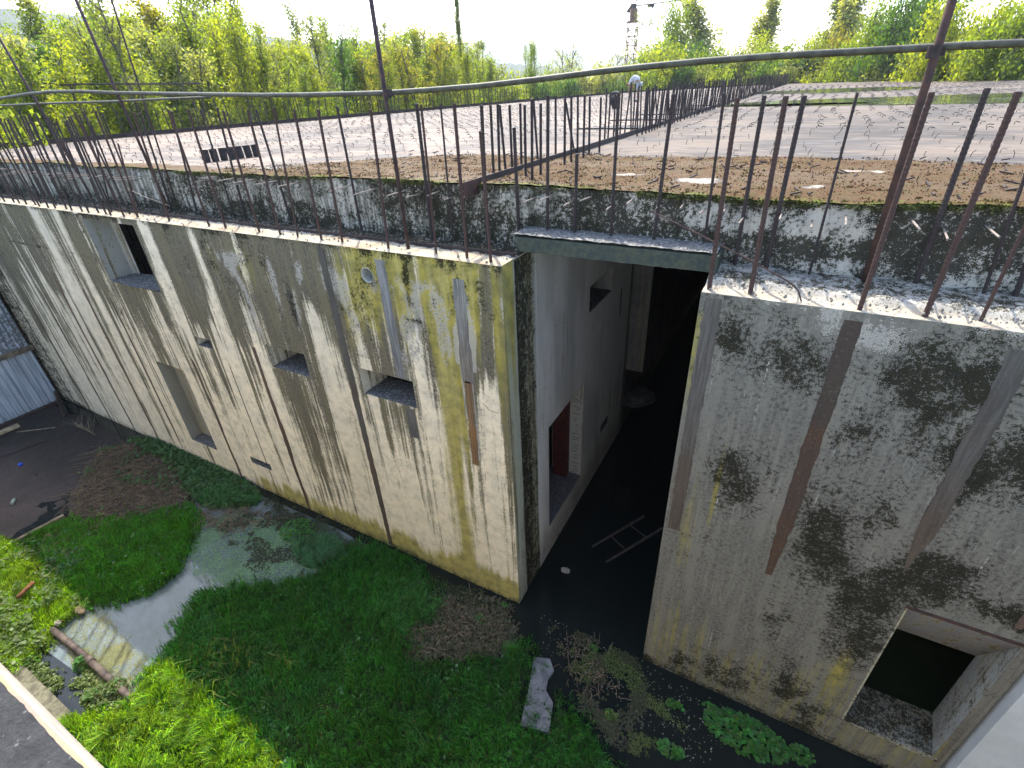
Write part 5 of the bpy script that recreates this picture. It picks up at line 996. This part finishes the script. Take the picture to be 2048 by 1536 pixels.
skin('shirt', [(.08, 0, .96), (-.06, 0, 1.11), (-.22, 0, 1.17), (-.36, 0, 1.09), (-.34, .19, 1.04), (-.35, .205, .86), (-.34, -.19, 1.04), (-.35, -.205, .86)], [(0, 1), (1, 2), (2, 3), (3, 4), (4, 5), (3, 6), (6, 7)], [(.17, .20), (.18, .20), (.18, .20), (.16, .18), .085, .07, .085, .07], sh, PS)
skin('shorts', [(.10, 0, .93), (.10, .105, .85), (.08, .115, .56), (.10, -.105, .85), (.10, -.115, .56)], [(0, 1), (1, 2), (0, 3), (3, 4)], [.155, .12, .085, .12, .085], shp, PS)
skin('head', [(-.50, 0, .92), (-.55, 0, .84), (-.57, 0, .76)], [(0, 1), (1, 2)], [.07, .095, .07], skm, PS); skin('hair', [(-.52, 0, .90), (-.585, 0, .84), (-.60, 0, .75)], [(0, 1), (1, 2)], [.075, .098, .07], simple('brown_hair', (.10, .045, .02), .8, .1, 20, 0), PS)
for s in (1, -1): skin('shoe', [(.15 if s < 0 else .11, .11*s, .05), (-.06 if s > 0 else -.02, .12*s, .035)], [(0, 1)], [.05, .045], M['rust_dark'], PS, 2)
for s in (1, -1):
    for k in range(5):
        b = Vector((-.425+.008*(k-2), .17*s+(k-2)*.013, .47)); mb = MB(); mb.tube([b, b+Vector((-.012, 0, -.035)), b+Vector((-.004, 0, -.07+.008*abs(k-2)))], [.009, .008, .006], 6); mb.build('finger', [skm], PS, True)
PS.rotation_euler = (0, 0, RAD(-8)); PS.scale = (1.08, 1.08, 1.08)
# ------------------------------------------------------------------ hills
def ridge(name, pts, dist, depth, c, seed, base=-8):
    P = []
    for px, py in pts: r = ray((px, py)); r = r/math.hypot(r.x, r.y)*1.0; P.append(CAM+r*dist)
    az = [math.atan2(p.x-CAM.x, p.y-CAM.y) for p in P]; h = [p.z for p in P]; A = np.linspace(az[0], az[-1], 420); Hh = np.interp(A, az, h)
    rows = np.linspace(0, 1, 26); U, T, F = grid(A, rows); Hm = np.interp(U, az, h)+6*dist/1000*(fbm(U*120, U*0, seed)-.5)
    D = dist-depth*(1-T)*1.0; prof = T**1.25; Zh = base+(Hm-base)*prof+dist*.012*(fbm(U*22, T*4, seed+1)-.5)*np.sin(T*3.14)
    V = np.stack([CAM.x+np.sin(U)*D, CAM.y+np.cos(U)*D, Zh], 1); me = mk(name, V, F, c, True); tag(newobj(name, me), kind='structure')
t = NT('wooded_hill', .95, .1); n = t.noise(.012, 8, .7); n2 = t.noise(.05, 6, .7); t.col(t.mix(t.mr(t.math('ADD', n, t.math('MULTIPLY', t.math('SUBTRACT', n2, .5), .6)), .42, .6), (.018, .034, .016), (.036, .055, .026))); t.bump(n2, .8, 6.); M['hill'] = t.m
ridge('hill', [(-500, 30), (-200, 20), (0, 18), (60, 22), (120, 28), (300, 38), (400, 52), (460, 62), (540, 72), (620, 88), (700, 98), (800, 108), (900, 118), (1000, 126), (1100, 134)], 900, 520, M['hill'], 201)
ridge('distant_hill', [(560, 110), (640, 90), (700, 76), (760, 88), (860, 92), (960, 83), (1000, 83), (1050, 88), (1090, 92), (1110, 100), (1180, 102), (1240, 110), (1330, 118), (1500, 122), (1800, 118), (2400, 100)], 2300, 900, M['hill'], 211)
# plateau edge: low dark cliff band
# ------------------------------------------------------------------ air
mb = MB(); mb.box((-3600, -60, -9.5), (1700, 3300, 420)); hz = mb.build('haze', [], None); hm = bpy.data.materials.new('haze'); hm.use_nodes = True; nt_ = hm.node_tree
nt_.nodes.remove(nt_.nodes['Principled BSDF']); pv = nt_.nodes.new('ShaderNodeVolumePrincipled'); pv.inputs['Density'].default_value = .00024; pv.inputs['Color'].default_value = (.85, .92, 1, 1); pv.inputs['Anisotropy'].default_value = .3
nt_.links.new(pv.outputs[0], nt_.nodes['Material Output'].inputs['Volume']); hz.data.materials.append(hm); tag(hz, kind='stuff')
# ------------------------------------------------------------------ trees
GREEN = {'lime': ((.13, .175, .016), (.215, .255, .035)), 'fresh': ((.085, .135, .018), (.145, .20, .032)), 'grey': ((.10, .13, .050), (.155, .185, .08)), 'deep': ((.030, .075, .018), (.055, .11, .028)), 'bronze': ((.12, .125, .022), (.18, .165, .035)), 'pale': ((.17, .20, .08), (.25, .27, .13))}
def tree_meshes(seed, style, leafn, leaf, tint):
    """unit-height tree: (trunk mesh, crown mesh)"""
    r = random.Random(seed); mb = MB(); segs = []      # segs = leafy twigs (a, b)
    def br(p, d, L, rad, lvl, upb):
        q = p; pts = [p]; rads = [rad]; n = 4
        for i in range(n): d = (d+Vector((r.gauss(0, .12), r.gauss(0, .12), upb+r.gauss(0, .06)))).normalized(); q = q+d*L/n; pts.append(q); rads.append(rad*(1-(i+1)/n*.8))
        mb.tube(pts, rads, 4 if lvl else 6, cap=False)
        if lvl >= 1: segs.append((pts[1], pts[2], L)); segs.append((pts[2], pts[3], L)); segs.append((pts[3], pts[4], L))
        return pts, d
    if style == 'birch':
        for s in range(r.choice((1, 2, 3))):
            a = r.uniform(0, 6.28); hh = r.uniform(.8, 1.0); pts, _ = br(Vector((.03*math.cos(a)*s, .03*math.sin(a)*s, 0)), Vector((.10*math.cos(a)*s, .10*math.sin(a)*s, 1)), hh, .011, 0, .1)
            for k in range(34):
                u = r.uniform(.12, 1.0); i = min(3, int(u*4)); p = pts[i].lerp(pts[i+1], u*4-i); b = r.uniform(0, 6.28); L = (.22*(1.02-u)+.045)*r.uniform(.6, 1.2); pp, d = br(p, Vector((math.cos(b)*.7, math.sin(b)*.7, .9)), L, .003, 1, .12)
        spread = .020
    elif style == 'column':
        pts, _ = br(Vector((0, 0, 0)), Vector((0, 0, 1)), 1.0, .016, 0, .2)
        for k in range(80):
            u = r.uniform(.10, 1.0); i = min(3, int(u*4)); p = pts[i].lerp(pts[i+1], u*4-i); b = r.uniform(0, 6.28); L = (.20*math.sin(min(1, (1.02-u)*1.6)*1.57)+.03)*r.uniform(.6, 1.1); br(p, Vector((math.cos(b)*.42, math.sin(b)*.42, 1)), L, .003, 1, .15)
        spread = .016
    elif style == 'bare':
        pts, _ = br(Vector((0, 0, 0)), Vector((0, 0, 1)), 1.0, .012, 0, .1)
        for k in range(26):
            u = r.uniform(.3, 1.0); i = min(3, int(u*4)); p = pts[i].lerp(pts[i+1], u*4-i); b = r.uniform(0, 6.28); pp, d = br(p, Vector((math.cos(b), math.sin(b), .7)), (.34*(1.05-u)+.05), .0035, 1, .06)
            for j in range(3): br(pp[2], Vector((math.cos(b+j-1), math.sin(b+j-1), .7)), .08, .0015, 1, .05)
        spread = .022
    else:  # round / bush
        lo = .28 if style == 'round' else .0
        pts, _ = br(Vector((0, 0, 0)), Vector((0, 0, 1)), .8, .022, 0, .1)
        for k in range(46 if style == 'round' else 60):
            b = r.uniform(0, 6.28); u = r.uniform(lo, .85); i = min(3, int(u*4)); p = pts[i].lerp(pts[i+1], u*4-i); el = r.uniform(-.05, 1.3); L = r.uniform(.22, .42)*(1.15-.55*abs(u-.45)); pp, d = br(p, Vector((math.cos(b)*math.cos(el), math.sin(b)*math.cos(el), math.sin(el)+.15)), L, .005, 1, .05)
            for j in range(2): br(pp[2], (d+Vector((r.gauss(0, .6), r.gauss(0, .6), r.gauss(0, .4)))).normalized(), L*.5, .002, 1, .02)
        spread = .035
    tr = mb.mesh('trunk', [M['bark']])
    g = np.random.RandomState(seed); S = np.array([[*a, *b] for a, b, _ in segs]); idx = g.randint(0, len(S), leafn); u = g.rand(leafn)[:, None]; base = S[idx, :3]*(1-u)+S[idx, 3:]*u+g.randn(leafn, 3)*spread
    base[:, 2] = np.maximum(base[:, 2], .01); tone = g.rand(len(S))[idx]; t0, t1 = map(np.array, GREEN[tint]); q = np.clip(tone*.6+g.rand(leafn)*.4, 0, 1)[:, None]; c = (t0*(1-q)+t1*q)*(.75+.5*g.rand(leafn)[:, None])
    u1 = g.randn(leafn, 3); u1 /= np.linalg.norm(u1, axis=1)[:, None]; u2 = np.cross(u1, g.randn(leafn, 3)); u2 /= np.linalg.norm(u2, axis=1)[:, None]; l = leaf*(.6+.8*g.rand(leafn))[:, None]
    V = np.stack([base-u1*l, base+u2*l*.55, base+u1*l, base-u2*l*.55], 1).reshape(-1, 3)
    return tr, mk('crown', V, np.arange(leafn*4).reshape(-1, 4), M['leaf'], False, {'col': np.repeat(c, 4, 0)})
TM = {}
def TR(key):
    if key not in TM:
        st, ti, v = key; n, l = {'birch': (6500, .0062), 'column': (8000, .0075), 'round': (10000, .0115), 'bush': (8000, .0145), 'bare': (1300, .007)}[st]; TM[key] = tree_meshes(hash_(key), st, n, l, ti)
    return TM[key]
def hash_(k): return sum(ord(c)*(i+3) for i, c in enumerate(k[0]+k[1]))+k[2]*97
rt_ = random.Random(21)
NT_ = {'birch': ('young_tree', 'tree'), 'column': ('poplar_tree', 'tree'), 'round': ('leafy_tree', 'tree'), 'bush': ('leafy_bush', 'bush'), 'bare': ('sparse_tree', 'tree')}
def tree(px, top, D, st, ti, v, label, group=None, base=-7.3, wid=1.):
    r = ray((px, top)); h_ = math.hypot(r.x, r.y); p = CAM+r*(D/h_); # horizontal distance D
    h = p.z-base; tr, cr = TR((st, ti, v)); n, cat = NT_[st]; o = thing(n, label, cat, (p.x, p.y, base), group)
    o.scale = (h*wid, h*wid, h); o.rotation_euler = (0, 0, rt_.uniform(0, 6.28)); newobj('trunk', tr, o); newobj('crown', cr, o); return o
def horizon_px(px): return 171.3-.0495*(px-1024)
# near thicket beyond the left edge of the roof, zone by zone: the top of every tree as the photograph shows it
zones = [(-90, 40, 'left of the first tall post', 'thicket left of the first post'), (40, 232, 'between the first and the second tall post', 'thicket between first and second post'), (232, 500, 'just right of the second tall post', 'thicket right of the second post'),
         (500, 770, 'left of the middle tall post', 'thicket left of the middle post'), (770, 960, 'right of the middle tall post', 'thicket right of the middle post')]
top_x = [-90, 0, 40, 75, 110, 140, 200, 225, 260, 300, 330, 370, 400, 450, 480, 530, 570, 600, 650, 690, 740, 800, 840, 880, 920, 960]
top_y = [20, 25, 50, -30, -10, 30, -70, -40, 30, 55, -30, -80, -60, -30, 40, 25, 70, 20, -20, 40, 50, 20, 10, 30, 30, 60]
edgeD = lambda px: float(np.interp(px, [-100, 0, 300, 600, 900, 1200], [28, 32, 38, 46, 56, 70]))
tints = ['lime', 'fresh', 'lime', 'grey', 'fresh', 'pale', 'lime', 'fresh', 'lime', 'fresh', 'grey', 'lime', 'deep', 'bronze']
cnt = 0; todo = []
for a, b, ph_, gr in zones:
    px = a
    while px < b:
        for row in range(3):
            x_ = px+rt_.uniform(-14, 14); ty = float(np.interp(x_, top_x, top_y))+(0, 18, 34)[row]+abs(rt_.gauss(0, 12)); D = edgeD(x_)+(0, 7, 16)[::-1][row]*1.0+rt_.uniform(-2, 3)
            ti = tints[(cnt*5+row*3) % 14]; nm = {'lime': 'yellow green', 'fresh': 'fresh green', 'grey': 'grey green', 'bronze': 'bronze green', 'pale': 'pale green', 'deep': 'dark green'}[ti]
            todo.append((x_, ty, D, 'birch', ti, cnt % 2, nm, row, gr, rt_.uniform(.85, 1.15))); cnt += 1
        px += 31
    px = a
    while px < b:                                 # undergrowth
        for row in range(2):
            x_ = px+rt_.uniform(-12, 12); D = edgeD(x_)-3+row*5; ti = ('lime', 'fresh', 'fresh', 'grey')[cnt % 4]; nm = {'lime': 'yellow green', 'fresh': 'fresh green', 'grey': 'grey green'}[ti]
            todo.append((x_, horizon_px(x_)+rt_.uniform(-18, 22), D, 'bush', ti, cnt % 2, nm, row, gr, rt_.uniform(.45, .65))); cnt += 1
        px += 34
def nth(k): return str(k)+('th' if 10 <= k % 100 <= 20 else {1: 'st', 2: 'nd', 3: 'rd'}.get(k % 10, 'th'))
todo.sort(key=lambda q: q[0]); seen = {}
for x_, ty, D, st, ti, v, nm, row, gr, wd in todo:
    k = (st, nm, row); seen[k] = seen.get(k, 0)+1; rn = ('back', 'middle', 'front')[row] if st == 'birch' else ('front', 'back')[row]; kind_ = 'young tree' if st == 'birch' else 'low bush'
    tree(x_, ty, D, st, ti, v, '%s %s in the %s row of the left thicket, %s from the left' % (nm, kind_, rn, nth(seen[k])), 'young trees of the left thicket' if st == 'birch' else 'low bushes of the left thicket', wid=wd)
# middle: lower bushes beyond the far edge of the roof, then the big trees at the right
L_ = [ # px, top, D, style, tint, v, label, wid
 (905, -60, 58, 'column', 'grey', 0, 'tall ivy clad trunk rising out of the frame right of the middle post', .25), (1055, 62, 82, 'birch', 'fresh', 0, 'thin young tree with leafy tips left of the crane', .5), (1080, 55, 80, 'birch', 'fresh', 1, 'second thin young tree with leafy tips beside the first, left of the crane', .5),
 (1130, 68, 88, 'bare', 'grey', 0, 'sparse tree with upswept twigs midway between the thin trees and the crane', .9), (1165, 56, 90, 'bare', 'pale', 1, 'pale sparse tree with pointed leaf clusters left of the crane', .9), (1215, 88, 92, 'bare', 'pale', 0, 'pale twiggy tree just left of the crane mast', .9),
 (1300, 30, 98, 'bare', 'grey', 1, 'nearly bare tree with a round mistletoe ball right of the crane mast', .7),
 (1000, 120, 74, 'bush', 'fresh', 0, 'dark green bush on the far roof edge below the distant hill', .9), (1035, 125, 76, 'bush', 'lime', 1, 'yellow green bush below the distant hill', .8), (1075, 128, 80, 'bush', 'fresh', 1, 'fresh green bush under the thin young trees', .8), (1120, 118, 84, 'bush', 'grey', 0, 'grey green bush with a dark twiggy heart left of the crane', .8),
 (1170, 110, 86, 'bush', 'pale', 1, 'pale bush under the sparse trees left of the crane', .8), (1215, 112, 90, 'bush', 'pale', 0, 'pale bush at the left foot of the crane', .8), (1262, 112, 92, 'bush', 'grey', 1, 'grey green bush in front of the crane mast', .7),
 (960, 95, 70, 'bush', 'grey', 1, 'grey green bush at the end of the left thicket', .8), (1145, 140, 78, 'bush', 'deep', 0, 'low dark bush on the far roof edge left of the person', .7), (1230, 142, 82, 'bush', 'deep', 1, 'low dark bush behind the person', .7), (1095, 145, 76, 'bush', 'deep', 1, 'low dark bush left of the tub', .7), (1310, 128, 84, 'bush', 'deep', 0, 'low dark bush right of the person', .7),
 (1330, 52, 86, 'round', 'fresh', 0, 'bright green rounded tree right of the crane', .75), (1365, -40, 92, 'round', 'fresh', 1, 'tall green tree touching the upper frame right of the crane', .5), (1350, 62, 82, 'bush', 'lime', 0, 'lime green bush in front of the tall green tree', .8), (1400, 68, 84, 'round', 'deep', 0, 'dark green round tree left of the first poplar', .6),
 (1470, -8, 96, 'column', 'pale', 1, 'grey green poplar standing clear against the sky', 1.9), (1560, 2, 100, 'column', 'pale', 0, 'second poplar, smaller, right of the clear standing one', 1.8), (1642, -30, 96, 'column', 'grey', 1, 'left one of the pair of tall grey poplars', 1.7), (1690, 4, 92, 'column', 'pale', 0, 'thinner pale poplar between two taller ones', 1.5), (1725, -30, 96, 'column', 'grey', 0, 'right one of the pair of tall grey poplars', 1.7),
 (1440, 78, 84, 'bush', 'fresh', 1, 'fresh green bush below the clear standing poplar', .8), (1500, 88, 82, 'bush', 'pale', 0, 'whitish bush right of the clear standing poplar', .8), (1540, 48, 84, 'round', 'lime', 0, 'lime green rounded tree under the second poplar', .6), (1590, 60, 82, 'bush', 'fresh', 0, 'fresh green bush right of the second poplar', .8),
 (1640, 42, 80, 'round', 'lime', 1, 'lime green tree in front of the left tall poplar', .6), (1700, 38, 78, 'round', 'bronze', 0, 'bronze tinged tree in front of the tall poplars', .6), (1750, 30, 74, 'round', 'fresh', 0, 'green tree right of the tall poplars', .6), (1800, -45, 74, 'round', 'fresh', 1, 'large green tree left of the right tall post', .6), (1850, -60, 70, 'round', 'deep', 1, 'dark green tall tree behind the right post', .6),
 (1905, -50, 66, 'round', 'deep', 0, 'dark tall tree right of the right post', .6), (1960, -30, 62, 'round', 'lime', 0, 'bright lime tree near the right frame edge', .6), (2020, -60, 58, 'round', 'lime', 1, 'bright lime tree at the right frame edge', .6), (2100, -60, 56, 'round', 'fresh', 0, 'tree just outside the right frame edge reaching in', .6)]
for px, top, D, st, ti, v, lab, wd in L_: tree(px, top, D, st, ti, v, lab, 'trees and bushes beyond the far roof edge', wid=wd)
px = 1330; k = 0; hs = {}
while px < 2130:
    for row in range(2):
        D = float(np.interp(px, [1330, 1577, 2048], [78, 76, 56]))+row*4+1; ti = ('fresh', 'lime', 'deep', 'fresh', 'grey')[k % 5]; x_ = px+rt_.uniform(-10, 10)
        side = 'left of the right tall post' if x_ < 1870 else 'right of the right tall post'
        nm = {'lime': 'lime green', 'fresh': 'fresh green', 'deep': 'dark green', 'grey': 'grey green'}[ti]
        hs[(nm, row)] = hs.get((nm, row), 0)+1; lb_ = '%s hedge bush, %s row behind the far roof edge, %s from the left' % (nm, ('front', 'back')[row], nth(hs[(nm, row)]))
        tree(x_, float(np.interp(px, [1330, 1577, 2048], [118, 112, 92]))-row*26+rt_.uniform(-14, 12), D, 'bush', ti, k % 2, lb_, 'hedge bushes behind the far roof edge', wid=rt_.uniform(.55, .8)); k += 1
    px += 38
# mistletoe ball
r = ray((1301, 45)); p = CAM+r*(97/math.hypot(r.x, r.y)); rr = random.Random(4); mb = MB()
for i in range(160):
    a = Vector((rr.gauss(0, 1), rr.gauss(0, 1), rr.gauss(0, 1))).normalized(); q = a*rr.uniform(.1, .5); s_ = a.orthogonal().normalized()*.08; mb.add([p+q-s_, p+q+a*.1, p+q+s_], [(0, 1, 2)], 0, (.08, .11, .05))
o = mb.build('mistletoe', [M['leaf']], None, False, None, True); tag(o, 'round mistletoe ball hanging in the nearly bare tree', 'mistletoe')
# ------------------------------------------------------------------ lattice crane
r = ray((1262, 100)); cp = CAM+r*(120/math.hypot(r.x, r.y)); CR_ = thing('tower_crane', 'rusty lattice tower crane with a thin jib rising behind the trees', 'crane', (cp.x, cp.y, -7.3)); sidev = Vector((math.cos(YAW), -math.sin(YAW), 0)); fwdv = Vector((math.sin(YAW), math.cos(YAW), 0))
M['crane'] = simple('rusty_orange_steel', (.20, .11, .08), .8, .3, .8, 0); M['crane_d'] = simple('dark_crane_steel', (.05, .045, .045), .8, .3, .8, 0)
def zc(py): q = ray((1262, py)); return (CAM+q*(120/math.hypot(q.x, q.y))).z
def cl(s, f, z): return sidev*s+fwdv*f+Vector((0, 0, z+7.3))
mb = MB(); hw = .88; z = -7.3; zt_ = zc(45); k = 0
for s, f in ((-1, -1), (1, -1), (1, 1), (-1, 1)): mb.tube([cl(s*hw, f*hw, -7.3), cl(s*hw*.93, f*hw*.93, zt_)], .11, 4)
while z < zt_-1.4:
    for (s, f), (s2, f2) in (((-1, -1), (1, -1)), ((1, -1), (1, 1)), ((1, 1), (-1, 1)), ((-1, 1), (-1, -1))):
        mb.tube([cl(s*hw, f*hw, z), cl(s2*hw, f2*hw, z+1.5)] if k % 2 else [cl(s2*hw, f2*hw, z), cl(s*hw, f*hw, z+1.5)], .09, 3); mb.tube([cl(s*hw, f*hw, z), cl(s2*hw, f2*hw, z)], .08, 3)
    z += 1.5; k += 1
mb.build('mast', [M['crane']], CR_)
mb = MB(); z2 = zc(18); mb.obox(cl(.05, 0, (zt_+z2)/2), sidev*.62, fwdv*.6, Vector((0, 0, (z2-zt_)/2))); mb.obox(cl(-.1, 0, zc(44)), sidev*1.0, fwdv*.9, Vector((0, 0, .12))); mb.build('machinery_tower', [M['crane']], CR_)
def at(px, py): q = ray((px, py)); w_ = CAM+q*(120/(math.hypot(q.x, q.y)*math.cos(math.atan2(q.x, q.y)-YAW))); return w_-Vector(CR_.location)
mb = MB(); mb.obox(at(1267, 14), sidev*.5, fwdv*.5, Vector((0, 0, .5))); mb.tube([at(1256, 24), at(1262, 15), at(1272, 11)], .35, 6); mb.build('slewing_head', [M['crane_d']], CR_)
mb = MB(); a, b = at(1270, 12), at(1420, -8)
for o_ in (Vector((0, 0, 0)), fwdv*.6+Vector((0, 0, .0)), fwdv*.3+Vector((0, 0, .9))): mb.tube([a+o_, b+o_], .085, 4)
for i in range(24): u = i/24; v_ = (i+1)/24; mb.tube([a.lerp(b, u), a.lerp(b, v_)+fwdv*.3+Vector((0, 0, .9))], .04, 3); mb.tube([a.lerp(b, v_)+fwdv*.3+Vector((0, 0, .9)), a.lerp(b, v_)], .04, 3)
mb.build('jib', [M['crane_d']], CR_)
mb = MB(); c = at(1302, 11); mb.obox(c, sidev*.62, fwdv*.3, Vector((0, 0, .22))); mb.obox(c+sidev*.35+Vector((0, 0, -.3)), sidev*.1, fwdv*.2, Vector((0, 0, .2))); mb.obox(c-sidev*.35+Vector((0, 0, -.3)), sidev*.1, fwdv*.2, Vector((0, 0, .2))); mb.build('trolley', [M['crane_d']], CR_)
mb = MB(); mb.tube([at(1270, 12), at(1269, -20)], .07, 4); mb.tube([at(1273, 12), at(1274, -20)], .07, 4); mb.tube([at(1269, -20), at(1420, -12)], .05, 3); mb.tube([at(1274, -20), at(1232, 14)], .05, 3); mb.build('apex_ties', [M['crane_d']], CR_)
mb = MB(); mb.tube([at(1256, 25), at(1232, 15)], .10, 4); mb.tube([at(1254, 26), at(1230, 47)], .08, 4); mb.tube([at(1232, 14), at(1229, 48)], .08, 4); mb.tube([at(1257, 28), at(1230, 49)], .06, 4); mb.tube([at(1229, 48), at(1229, 100)], .03, 3); mb.build('counter_arm', [M['crane_d']], CR_)
# ------------------------------------------------------------------ neighbouring block with its own railing, far left
NB = thing('neighbour_block', 'grey concrete block with a thin handrail beyond the thicket at the far left', 'building', (-36, 8, -7.3))
mb = MB(); mb.box((-46, -1, 0), (2, 2.6, 8.55)); o = mb.build('block_body', [simple('grey_block_concrete', (.26, .25, .25), .9, .4, .8, .3)], NB)
mb = MB(); mb.box((-46, -1.25, 8.55), (2.2, 2.8, 8.95)); mb.build('block_cornice', [simple('pale_block_concrete', (.42, .39, .38), .9, .3, 1.2, .3)], NB)
def nbp(px, py): return PY(px, py, 7)-Vector(NB.location)
mb = MB(); mb.tube([nbp(-60, 168), nbp(0, 168), nbp(100, 167), nbp(125, 170), nbp(160, 168), nbp(400, 167)], .03, 5); mb.build('handrail', [M['rust_dark']], NB)
for px in (24, 140): mb = MB(); mb.tube([nbp(px, 168), nbp(px+11, 205)], .03, 5); mb.build('rail_post', [M['rust_dark']], NB)
